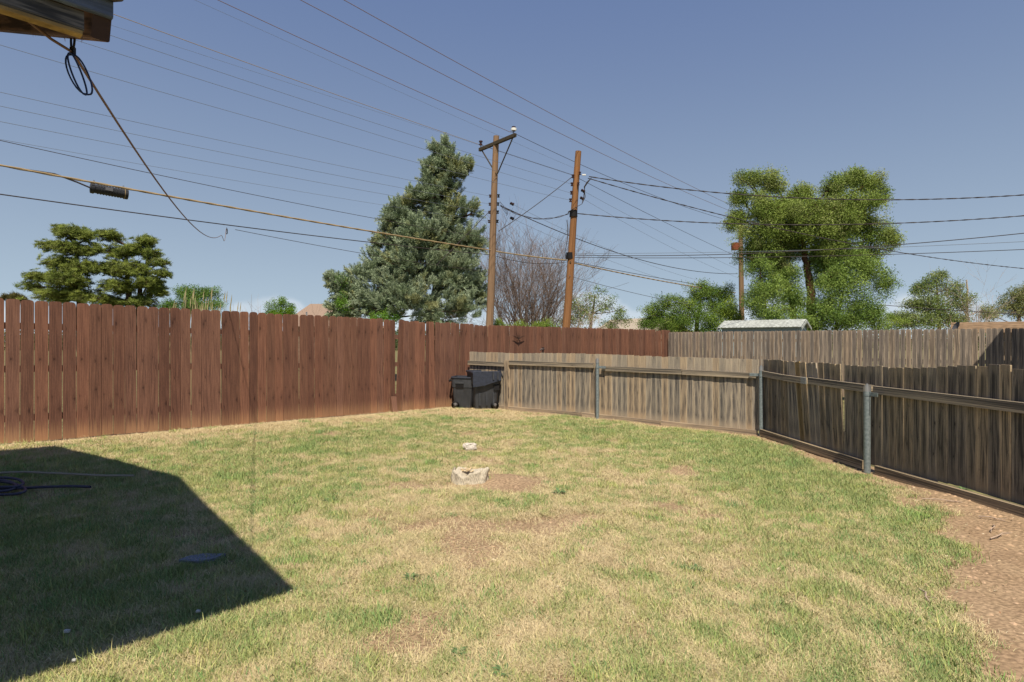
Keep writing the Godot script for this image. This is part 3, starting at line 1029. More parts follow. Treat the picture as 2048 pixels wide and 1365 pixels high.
# feathery spray of a cypress: a bent axis with many fine side shoots
func spray(seed_: int, n: int, len: float, wide: float) -> ArrayMesh:
	var r := RandomNumberGenerator.new()
	r.seed = seed_
	var mb := MB.new()
	for i in n:
		var t := pow(r.randf(), 0.8)
		var a := r.randf() * TAU
		var p := Vector3(r.randfn(0, 0.02), t * len * 0.75, r.randfn(0, 0.02))
		var d := Vector3(cos(a) * r.randf_range(0.35, 0.9), r.randf_range(0.45, 1.0), sin(a) * r.randf_range(0.35, 0.9)).normalized()
		var L := len * r.randf_range(0.22, 0.42) * (1.1 - 0.5 * t)
		var sd := d.cross(Vector3(r.randfn(0, 1), r.randfn(0, 1), r.randfn(0, 1))).normalized() * wide * r.randf_range(0.7, 1.2)
		var s := r.randf_range(0.78, 1.18)
		mb.tint = Color(s, s, s)
		var q := p + d * L * 0.55 + Vector3(0, 0.01, 0)
		mb.quad(p - sd * 0.4, q - sd, q + sd, p + sd * 0.4)
		mb.tri(q - sd, p + d * L + Vector3(0, 0.03 * L, 0), q + sd)
	return mb.mesh()

func pine_tuft(seed_: int) -> ArrayMesh:
	var r := RandomNumberGenerator.new()
	r.seed = seed_
	var mb := MB.new()
	for i in 46:
		var a := r.randf() * TAU
		var d := Vector3(cos(a), r.randf_range(0.0, 1.0), sin(a)).normalized()
		var p := Vector3(r.randfn(0, 0.09), r.randfn(0, 0.03), r.randfn(0, 0.09))
		var L := r.randf_range(0.14, 0.24)
		var sd := d.cross(Vector3(r.randfn(0, 1), r.randfn(0, 1), r.randfn(0, 1))).normalized() * 0.016
		var s := r.randf_range(0.75, 1.2)
		mb.tint = Color(s, s, s)
		mb.tri(p - sd, p + d * L, p + sd)
	return mb.mesh()

func limb(mb: MB, a: Vector3, b: Vector3, r0: float, r1: float, bend: float, sides := 5, segs := 5) -> void:
	var pts := PackedVector3Array()
	var rad := PackedFloat32Array()
	var mid := (a + b) / 2 + Vector3(rr(-1, 1), rr(-0.6, 0.3), rr(-1, 1)) * bend * (b - a).length()
	for i in segs + 1:
		var t := float(i) / segs
		pts.append(a.lerp(mid, t).lerp(mid.lerp(b, t), t))
		rad.append(lerpf(r0, r1, t))
	mb.tube(pts, rad, sides)

# blobs: [px, py, rx, ry, nearer] in photo pixels at the tree's distance, with "nearer" in metres
func tree(called: String, label: String, z: float, trunks: Array, tr: float, blobs: Array, leaf: Array, lm: Material, bark: Material, dens: float, size: Vector2, cols: Array, o := {}) -> Node3D:
	var first: Array = trunks[0]
	var base := at(first[0][0], 0, z)
	base.y = -0.12
	var t := thing(called, label, "tree", base, o.get("group", ""))
	var nz := FastNoiseLite.new()
	nz.seed = int(z * 7) + blobs.size()
	nz.frequency = o.get("gap_freq", 0.55)
	var paths := []
	var tm := MB.new()
	for tk in trunks:
		var pts := PackedVector3Array()
		var rad := PackedFloat32Array()
		var n: int = tk.size()
		for i in n:
			var p: Vector3 = at(tk[i][0], tk[i][1], z) - base
			if i == 0:
				p.y = 0.0
			pts.append(p)
			rad.append(tr * lerpf(1.0, 0.3, float(i) / (n - 1)) * (1.0 if paths.is_empty() else 0.75))
		# refine
		var fp := PackedVector3Array()
		var fr := PackedFloat32Array()
		for i in n - 1:
			for k in 4:
				var u := k / 4.0
				fp.append(pts[i].lerp(pts[i + 1], u) + Vector3(rr(-1, 1), 0, rr(-1, 1)) * tr * 0.25 * (1 if i + k > 0 else 0))
				fr.append(lerpf(rad[i], rad[i + 1], u) * (1.5 if i + k == 0 else 1.0))
		fp.append(pts[n - 1])
		fr.append(rad[n - 1])
		tm.tube(fp, fr, 9)
		paths.append(fp)
	put("trunk", tm.mesh(), bark, t)
	var bm := MB.new()
	var xf: Array[Transform3D] = []
	var cl := PackedColorArray()
	var sets: Array = []
	for L in leaf:
		sets.append([[] as Array[Transform3D], PackedColorArray()])
	var lo: float = o.get("inner", 0.35)
	for b in blobs:
		var c: Vector3 = at(b[0], b[1], z - b[4]) - base
		var k := z / 1170.0
		var rad3 := Vector3(b[2] * k, b[3] * k, (b[2] + b[3]) * 0.5 * k * o.get("deep", 0.9))
		# a limb from the nearest lower trunk point
		var best := Vector3.ZERO
		var bd := 1e9
		for fp in paths:
			for p in fp:
				var dd: float = (p - c).length() + (3.0 if p.y > c.y - 0.1 else 0.0)
				if dd < bd:
					bd = dd
					best = p
		limb(bm, best, c, tr * o.get("limb", 0.28), tr * 0.1, 0.12)
		for i in int(o.get("twigs", 5)):
			var dv := Vector3(rr(-1, 1), rr(-0.4, 1), rr(-1, 1)).normalized()
			limb(bm, c.lerp(best, rr(0.0, 0.3)), c + dv * rad3 * 0.9, tr * 0.09, 0.008, 0.12, 4, 3)
		var n := int(dens * (rad3.x * rad3.y + rad3.x * rad3.z + rad3.y * rad3.z) * 4.2)
		# leafy boughs: each a bent twig set with leaf clusters, with air between boughs
		var per := int(o.get("per", 7))
		var mean := (rad3.x + rad3.y + rad3.z) / 3.0
		for i in maxi(4, int(n * 1.7 / per)):
			var dv := Vector3(rng.randfn(), rng.randfn(), rng.randfn()).normalized()
			var reach := lerpf(lo, 1.0, pow(rng.randf(), 0.45)) * (1.0 + o.get("ragged", 0.55) * nz.get_noise_3dv(dv * 2.2 + c * 3.0)) as float
			var tip: Vector3 = c + dv * rad3 * reach
			if nz.get_noise_3dv(tip) < o.get("gap", -0.12) - 0.25 * rng.randf():
				continue
			var foot: Vector3 = c + dv * rad3 * reach * 0.42 + Vector3(rng.randfn(), rng.randfn(), rng.randfn()) * mean * 0.12
			var bow: Vector3 = Vector3(o.get("wind", 0.0) * 0.25, -o.get("sag", 0.0), 0) * mean
			limb(bm, foot, tip, tr * 0.045, 0.006, 0.06, 3, 3)
			var tone := clampf(0.5 + nz.get_noise_3dv(tip * 0.7 + Vector3(50, 0, 0)) * 0.8 + rng.randfn() * 0.25, 0, 1)
			var cb: Color = cols[0].lerp(cols[1], tone)
			if cols.size() > 2 and rng.randf() < 0.22:
				cb = cb.lerp(cols[2], rr(0.3, 0.9))
			for e in per:
				var u := pow((e + rng.randf()) / per, 0.7)
				var p: Vector3 = foot.lerp(tip, u) + bow * u * u + Vector3(rng.randfn(), rng.randfn() * 0.7, rng.randfn()) * mean * o.get("jit", 0.17)
				if p.y < 0.2:
					continue
				var up: Vector3 = (tip - foot).normalized() * o.get("out", 1.0) + Vector3(o.get("wind", 0.0), o.get("up", 0.5), 0) + Vector3(rng.randfn(), rng.randfn(), rng.randfn()) * 0.35
				var sc := rr(size.x, size.y) * (1.05 - 0.35 * u)
				var q := Transform3D(toward(up, rng.randf() * TAU).scaled(Vector3(sc, sc, sc)), p)
				var w := rng.randi() % leaf.size()
				sets[w][0].append(q)
				sets[w][1].append(cb * rr(0.85, 1.15))
	put("branches", bm.mesh(), bark, t)
	for w in leaf.size():
		if sets[w][0].size():
			scatter("crown", leaf[w], lm, sets[w][0], sets[w][1], t)
	return t

func grow(mb: MB, p: Vector3, d: Vector3, len: float, rad: float, level: int, up: float, spread: float) -> void:
	var pts := PackedVector3Array([p])
	var r := PackedFloat32Array([rad])
	var q := p
	var dd := d
	var segs := 4 if level > 1 else 3
	for i in segs:
		dd = (dd + Vector3(rng.randfn(), rng.randfn(), rng.randfn()) * 0.09 + Vector3(0, up, 0)).normalized()
		q += dd * len / segs
		pts.append(q)
		r.append(lerpf(rad, rad * 0.55, float(i + 1) / segs))
	mb.tube(pts, r, 5 if level > 2 else 3)
	if level == 0:
		return
	var kids := 3 if level > 1 else 3
	for i in kids:
		var k := rng.randi_range(1, segs)
		var nd := (dd + Vector3(rng.randfn(), rng.randfn() * 0.4 + 0.15, rng.randfn()) * spread).normalized()
		grow(mb, pts[k], nd, len * rr(0.55, 0.85), maxf(r[k] * 0.62, 0.0045), level - 1, up, spread)

func bare_tree(called: String, label: String, base: Vector3, stems: int, len: float, rad: float, fan: float, levels: int, m: Material, group := "") -> Node3D:
	var t := thing(called, label, "tree", base, group)
	for part in 2:
		var mb := MB.new()
		var n := maxi(1, stems / 3) if part == 0 else stems - stems / 3
		for i in n:
			var a := TAU * (i + 0.37 * part) / n + rr(-0.3, 0.3)
			var d := Vector3(cos(a) * fan * rr(0.3, 1.0), 1.0, sin(a) * fan * rr(0.3, 1.0)).normalized()
			grow(mb, Vector3(cos(a) * 0.08, 0, sin(a) * 0.08), d, len * rr(0.75, 1.1), rad * rr(0.7, 1.0), levels, 0.03, 0.42)
		put("trunk" if part == 0 else "branches", mb.mesh(), m, t)
	return t

func trees() -> void:
	var sp := [spray(1, 70, 0.62, 0.011), spray(2, 70, 0.55, 0.012)]
	var pt := [pine_tuft(5), pine_tuft(6)]
	var elm := [leaf_cluster(44, 0.34, 0.11, 0.044, 0.9, 8), leaf_cluster(40, 0.38, 0.12, 0.040, 0.9, 9)]
	var bush := [leaf_cluster(42, 0.26, 0.095, 0.045, 0.2, 12), leaf_cluster(38, 0.3, 0.10, 0.042, 0.2, 13)]
	var sparse := [leaf_cluster(18, 0.38, 0.13, 0.05, 0.2, 15)]

	# big blue-green cypress
	var cy := tree("cypress_tree", "large feathery blue-green conifer left of the utility poles", 24.5, [[[872, 700], [870, 620], [878, 500], [884, 400], [880, 300]]], 0.26, [
		[880, 306, 15, 22, 0], [897, 324, 14, 18, 0.2], [905, 348, 36, 30, 0.2], [936, 342, 15, 18, 0.1], [868, 338, 22, 26, 0.1], [880, 392, 46, 36, 0.2],
		[838, 402, 28, 26, 0.1], [800, 438, 40, 34, 0.3], [905, 436, 48, 36, 0.2], [944, 428, 16, 20, 0], [776, 478, 30, 28, 0.1], [850, 482, 64, 42, 0.7],
		[926, 492, 42, 40, 0.3], [764, 530, 36, 32, 0.3], [832, 545, 64, 42, 1.0], [910, 555, 56, 46, 0.8], [948, 585, 26, 40, 0.1]], sp, M.needle, M.bark, 32.0, Vector2(0.7, 1.25),
		[Color(0.24, 0.31, 0.18), Color(0.37, 0.44, 0.30), Color(0.36, 0.36, 0.15)], {"per": 6, "jit": 0.13, "sag": -0.15, "up": 0.75, "out": 1.0, "gap": -0.03, "gap_freq": 0.7, "inner": 0.15, "twigs": 6, "ragged": 0.6})
	var more := [
		[726, 560, 34, 30, 0.2], [692, 585, 34, 30, 0.2], [664, 563, 13, 17, 0], [740, 608, 52, 34, 0.5], [824, 612, 64, 36, 1.0], [896, 622, 58, 32, 0.9], [688, 622, 30, 24, 0], [780, 575, 40, 30, 0.6]]
	tree("cypress_tree", "lower spreading part of the feathery conifer, left beside its taller trunk", 23.8, [[[742, 710], [745, 640], [735, 590]]], 0.16, more, sp, M.needle, M.bark, 32.0, Vector2(0.7, 1.2), [Color(0.25, 0.32, 0.19), Color(0.38, 0.45, 0.31), Color(0.36, 0.36, 0.16)], {"per": 6, "jit": 0.13, "sag": -0.15, "up": 0.7, "gap": -0.04, "gap_freq": 0.7, "inner": 0.2, "ragged": 0.8})
	# bright creeper leaves showing at the conifer's foot
	tree("leafy_shrub", "bright green leafy shrub climbing among the foot of the conifer", 22.6, [[[770, 700], [775, 640]]], 0.04, [[684, 610, 10, 26, 0], [690, 560, 12, 18, -0.6], [770, 638, 34, 14, 0.2], [832, 640, 30, 12, 0]], bush, M.leaf, M.bark, 22.0, Vector2(0.45, 0.8), [Color(0.09, 0.21, 0.03), Color(0.20, 0.36, 0.05)])

	# pines, far left
	var pine_cols := [Color(0.14, 0.19, 0.04), Color(0.28, 0.33, 0.07), Color(0.16, 0.18, 0.06)]
	tree("pine_tree", "dark olive pine with layered boughs, left of the pair above the red fence", 36.0, [[[162, 720], [160, 640], [158, 560], [150, 490]]], 0.28, [
		[118, 462, 18, 11, 0], [150, 470, 34, 15, 0.4], [175, 476, 18, 12, 0], [102, 492, 28, 12, 0.2], [148, 500, 36, 15, 0.5], [186, 500, 20, 12, 0.2], [128, 530, 46, 17, 0.5],
		[178, 536, 30, 15, 0.4], [86, 556, 36, 14, 0.2], [140, 562, 44, 17, 0.8], [62, 574, 22, 11, 0], [112, 590, 44, 15, 0.5], [170, 594, 40, 15, 0.4]], pt, M.needle, M.bark, 13.0, Vector2(0.8, 1.4), pine_cols, {"per": 2, "up": 1.1, "out": 0.5, "gap": -0.02, "gap_freq": 0.7, "inner": 0.1, "deep": 1.6, "twigs": 5})
	tree("pine_tree", "dark olive pine with layered boughs, right of the pair above the red fence", 37.0, [[[262, 720], [258, 640], [256, 560], [250, 490]], [[266, 700], [282, 560], [300, 500]]], 0.26, [
		[222, 474, 24, 12, 0.2], [205, 470, 10, 9, 0], [290, 482, 22, 12, 0], [268, 498, 26, 14, 0.3], [232, 505, 34, 15, 0.3], [300, 510, 20, 12, 0], [214, 540, 34, 16, 0.5], [270, 540, 38, 16, 0.5],
		[318, 528, 22, 11, 0], [328, 548, 18, 10, 0], [296, 566, 34, 14, 0.3], [238, 575, 40, 15, 0.4], [312, 585, 26, 13, -0.3], [280, 604, 36, 12, 0.2], [222, 606, 30, 11, 0.2]], pt, M.needle, M.bark, 13.0, Vector2(0.8, 1.4), pine_cols, {"per": 2, "up": 1.1, "out": 0.5, "gap": -0.02, "gap_freq": 0.7, "inner": 0.1, "deep": 1.6})
	tree("leafy_tree", "rounded mid-green tree right of the pines, behind dry stalks", 33.0, [[[395, 700], [395, 640], [394, 595]]], 0.12, [[378, 590, 30, 22, 0], [414, 588, 30, 20, 0], [350, 606, 24, 16, 0], [440, 608, 20, 16, 0], [395, 612, 44, 18, 0.5], [335, 616, 18, 12, 0]], bush, M.leaf, M.bark, 17.0, Vector2(0.6, 1.1), [Color(0.09, 0.19, 0.035), Color(0.20, 0.32, 0.07)], {"gap": -0.05})
	tree("leafy_tree", "small bright yellow-green tree beside the brown hipped roof", 30.0, [[[560, 700], [561, 640], [562, 610]]], 0.08, [[548, 612, 17, 14, 0], [568, 604, 12, 16, 0], [578, 618, 14, 14, 0], [540, 628, 14, 10, 0], [564, 628, 26, 10, 0.3]], bush, M.leaf, M.bark, 20.0, Vector2(0.5, 0.9), [Color(0.12, 0.24, 0.015), Color(0.22, 0.36, 0.03)])
	tree("leafy_tree", "tiny brown-green treetop peeping over the far left fence boards", 38.0, [[[22, 700], [22, 640], [22, 605]]], 0.08, [[12, 596, 14, 6, 0], [32, 594, 14, 7, 0], [45, 600, 8, 6, 0]], pt, M.needle, M.bark, 20.0, Vector2(0.8, 1.2), [Color(0.10, 0.09, 0.03), Color(0.14, 0.13, 0.04)])

	# bare trees
	bare_tree("bare_tree", "thin leafless sapling by the brown hipped roof, left of the small green tree", Vector3(at(502, 0, 31).x, -0.1, -31), 7, 1.75, 0.022, 0.22, 3, M.twig_pale)
	bare_tree("bare_tree", "thin leafless sapling standing in front of the brown hipped roof", Vector3(at(640, 0, 34).x, -0.1, -34), 6, 1.75, 0.018, 0.14, 3, M.twig_pale)
	bare_tree("bare_tree", "large bare many-stemmed tree with pinkish twigs between the two poles", Vector3(at(1058, 0, 28).x, -0.1, -28), 22, 2.95, 0.075, 0.55, 5, M.twig)
	bare_tree("bare_tree", "spreading bare tree just right of the leaning pole", Vector3(at(1128, 0, 29.5).x, -0.1, -29.5), 9, 2.0, 0.05, 0.8, 4, M.twig_pale)
	bare_tree("bare_tree", "bare brown brush at the foot of the straight utility pole", Vector3(at(955, 0, 26.5).x, -0.1, -26.5), 9, 1.35, 0.03, 0.9, 4, M.twig_pale)

	tree("leafy_tree", "thin grey-green tree right of the leaning pole, leaves gappy", 34.0, [[[1180, 720], [1182, 640], [1190, 590]]], 0.13, [[1150, 610, 26, 22, 0], [1190, 596, 26, 20, 0], [1214, 612, 24, 20, 0], [1170, 636, 40, 22, 0], [1236, 622, 22, 14, 0], [1225, 645, 36, 14, 0], [1140, 645, 30, 14, 0.4]], sparse, M.leaf, M.twig, 11.0, Vector2(0.6, 1.1), [Color(0.13, 0.21, 0.055), Color(0.27, 0.32, 0.11)], {"gap": 0.0})
	tree("shrub", "low yellow-green bush behind the red fence between the poles", 24.0, [[[1020, 700], [1022, 660]]], 0.05, [[1000, 652, 26, 14, 0], [1040, 654, 30, 12, 0.2], [1080, 652, 26, 14, 0], [1108, 656, 20, 10, 0]], bush, M.leaf, M.twig, 18.0, Vector2(0.4, 0.7), [Color(0.17, 0.28, 0.04), Color(0.33, 0.42, 0.08)])
	tree("leafy_tree", "wide rounded green tree between the leaning pole and the tall elm", 31.0, [[[1392, 720], [1394, 640], [1402, 600]]], 0.16, [
		[1400, 584, 36, 24, 0], [1440, 590, 30, 22, 0], [1340, 606, 32, 18, 0], [1310, 628, 30, 22, 0], [1380, 620, 46, 26, 0.6], [1446, 618, 38, 28, 0.3], [1300, 648, 26, 18, 0], [1355, 646, 44, 20, 0.8], [1420, 648, 44, 20, 0.8], [1470, 640, 20, 22, 0.2]], bush, M.leaf, M.bark, 17.0, Vector2(0.6, 1.1), [Color(0.11, 0.20, 0.035), Color(0.23, 0.33, 0.065), Color(0.34, 0.43, 0.06)], {"gap": -0.1})

	# the tall elm
	tree("elm_tree", "tall wind-blown green elm with a reddish trunk, right of centre", 30.0, [[[1628, 720], [1626, 640], [1620, 570], [1614, 525], [1604, 490], [1600, 440]], [[1586, 715], [1582, 600], [1566, 520], [1556, 470]]], 0.27, [
		[1500, 358, 30, 20, 0.2], [1548, 364, 36, 26, 0.3], [1478, 396, 22, 22, 0], [1530, 410, 52, 32, 0.8], [1600, 390, 32, 24, 0.4], [1668, 372, 28, 26, 0.2], [1704, 350, 32, 22, 0],
		[1742, 366, 28, 24, 0], [1640, 420, 50, 34, 0.9], [1712, 406, 52, 36, 0.6], [1762, 392, 14, 20, 0], [1472, 440, 24, 24, 0], [1520, 462, 46, 32, 0.7], [1590, 458, 44, 30, 0.6],
		[1660, 470, 48, 32, 0.6], [1730, 456, 46, 32, 0.4], [1778, 476, 22, 26, 0], [1512, 490, 20, 14, 0], [1540, 500, 34, 22, 0.4], [1690, 500, 40, 22, 0.4], [1640, 505, 26, 18, -0.8], [1600, 425, 40, 36, 0.8], [1575, 500, 40, 26, -0.6], [1560, 430, 40, 40, 0.6], [1690, 440, 50, 40, 0.8], [1740, 502, 36, 26, 0.2], [1508, 506, 34, 24, 0.2], [1552, 524, 36, 28, -0.2], [1652, 520, 34, 26, -0.4], [1585, 480, 44, 24, -0.3]], elm, M.leaf, M.bark_red, 14.5, Vector2(0.7, 1.2), [Color(0.16, 0.24, 0.045), Color(0.30, 0.38, 0.09), Color(0.36, 0.39, 0.16)], {"up": -0.15, "wind": -0.7, "sag": 0.3, "per": 8, "jit": 0.19, "gap": -0.17, "gap_freq": 0.6, "twigs": 8, "limb": 0.24, "ragged": 1.0})
	tree("elm_tree", "fresh bright green lower foliage around the foot of the tall elm", 29.0, [[[1668, 720], [1674, 640], [1690, 570]], [[1540, 715], [1530, 600], [1520, 540]]], 0.10, [
		[1700, 520, 44, 32, 0], [1752, 540, 38, 26, 0], [1690, 570, 50, 36, 0.3], [1766, 572, 28, 26, 0], [1730, 614, 40, 34, 0], [1520, 530, 28, 28, 0], [1534, 572, 36, 34, 0], [1508, 600, 22, 30, 0], [1544, 625, 40, 34, 0],
		[1590, 600, 26, 44, -0.8], [1655, 620, 40, 44, 0.3], [1610, 645, 44, 24, 0.2], [1700, 645, 40, 22, 0.3], [1755, 640, 22, 26, 0], [1575, 545, 30, 28, -0.8], [1655, 560, 30, 28, -0.8], [1640, 525, 34, 22, -1.0], [1560, 580, 34, 34, -0.6]], elm, M.leaf, M.bark_red, 12.5, Vector2(0.65, 1.15), [Color(0.13, 0.22, 0.045), Color(0.31, 0.42, 0.10)], {"up": 0.1, "wind": -0.3, "sag": 0.2, "per": 7, "jit": 0.19, "gap": -0.15, "gap_freq": 0.7, "ragged": 0.8})
	tree("leafy_tree", "airy half-leafed tree behind the low tan building at right", 40.0, [[[1880, 720], [1878, 630], [1874, 570]], [[1925, 710], [1935, 600], [1934, 560]]], 0.16, [
		[1872, 560, 26, 18, 0], [1850, 580, 30, 20, 0], [1896, 580, 30, 22, 0], [1830, 606, 30, 20, 0], [1870, 612, 44, 24, 0.5], [1925, 606, 32, 22, 0], [1960, 624, 30, 14, 0], [1840, 640, 44, 18, 0.6], [1900, 640, 44, 16, 0.5], [1800, 640, 26, 22, 0]], sparse, M.leaf, M.twig_pale, 12.0, Vector2(0.8, 1.3), [Color(0.14, 0.21, 0.055), Color(0.27, 0.32, 0.12)], {"gap": 0.0, "twigs": 12})
	bare_tree("bare_tree", "bare pale branches rising from the airy tree at right", Vector3(at(1935, 0, 39).x, -0.1, -39), 7, 2.4, 0.05, 0.35, 4, M.twig_pale)
	tree("leafy_tree", "brownish thinly leafed tree at the right edge behind the tan building", 42.0, [[[2036, 720], [2038, 630], [2040, 590]]], 0.16, [[2030, 596, 26, 20, 0], [2060, 590, 30, 26, 0], [2010, 616, 24, 14, 0], [2044, 624, 44, 18, 0.4], [1985, 632, 26, 12, 0], [2090, 620, 40, 26, 0]], sparse, M.leaf, M.twig, 12.0, Vector2(0.8, 1.3), [Color(0.18, 0.21, 0.075), Color(0.31, 0.32, 0.14)], {"gap": 0.0, "twigs": 10})
	tree("shrub", "yellow-green bush between the tall elm and the airy tree", 34.0, [[[1782, 710], [1784, 650]]], 0.06, [[1782, 640, 20, 16, 0], [1806, 650, 22, 12, 0], [1770, 654, 18, 10, 0]], bush, M.leaf, M.twig, 16.0, Vector2(0.5, 0.9), [Color(0.20, 0.31, 0.05), Color(0.33, 0.41, 0.09)])

	# distant band of trees that closes the horizon
	var band: Array[Transform3D] = []
	var bc := PackedColorArray()
	for i in 2600:
		var a := rr(-0.95, 0.95)
		var zz := rr(95, 130)
		band.append(Transform3D(toward(Vector3(rr(-0.4, 0.4), 1, 0), rr(0, TAU)).scaled(Vector3.ONE * rr(3.5, 6.5)), v(tan(a) * zz, rr(-0.2, 1.0) * (2.2 + 1.4 * noise.get_noise_2d(a * 900.0, 3.0)) + 0.6, zz)))
		bc.append(Color(0.06, 0.095, 0.04).lerp(Color(0.13, 0.15, 0.06), rng.randf()))
	var hb := scatter("distant_treeline", bush[0], M.leaf, band, bc)
	hb.set_meta("label", "far-off low line of trees along the horizon")
	hb.set_meta("category", "trees")

	# dry stalks over the fence
	var st := MB.new()
	for i in 70:
		var x := at(rr(352, 470), 0, 14.5).x
		var zz := 14.5 + rr(-0.6, 0.6)
		var h := 1.95 + rr(0.1, 0.75) * (1.0 if rng.randf() < 0.5 else 0.55)
		var p := v(x, -0.1, zz)
		var tip := p + Vector3(rr(-0.12, 0.2), h, rr(-0.1, 0.1))
		st.tube(PackedVector3Array([p, p.lerp(tip, 0.6) + Vector3(rr(-0.02, 0.02), 0, 0), tip]), PackedFloat32Array([0.006, 0.005, 0.003]), 4)
		st.tube(PackedVector3Array([tip - Vector3(0, 0.05, 0), tip + Vector3(0.01, 0.08, 0), tip + Vector3(0.03, 0.24, 0)]), PackedFloat32Array([0.004, 0.013, 0.002]), 5)
	var so := put("tall_dry_grass", st.mesh(), mat(Color(0.42, 0.36, 0.2), 0.9))
	tag(so, "clump of tall dry straw-coloured stalks showing above the red fence", "dry grass")
	so.set_meta("kind", "stuff")

# ---------------------------------------------------------------- utility poles
func pole(called: String, label: String, foot: Vector3, top: Vector3, r0: float, r1: float, m: Material) -> Node3D:
	var p := thing(called, label, "utility pole", foot)
	var mb := MB.new()
	var pts := PackedVector3Array()
	var rad := PackedFloat32Array()
	for i in 9:
		var t := i / 8.0
		pts.append((top - foot) * t + Vector3(sin(t * 5.0) * 0.025, 0, cos(t * 4.0) * 0.02))
		rad.append(lerpf(r0, r1, t))
	mb.tube(pts, rad, 14)
	mb.cap(pts[8], top - foot, r1, 14, 0.03)
	put("shaft", mb.mesh(), m, p)
	return p

func spool(parent: Node3D, p: Vector3, axis: Vector3, s: float, m: Material, called := "insulator") -> void:
	var mb := MB.new()
	var a := axis.normalized() * s
	mb.tube(PackedVector3Array([p - a, p - a * 0.9, p - a * 0.4, p - a * 0.3, p + a * 0.3, p + a * 0.4, p + a * 0.9, p + a]), PackedFloat32Array([s * 0.2, s * 0.75, s * 0.75, s * 0.45, s * 0.45, s * 0.85, s * 0.85, s * 0.2]), 10)
	put(called, mb.mesh(), m, parent)

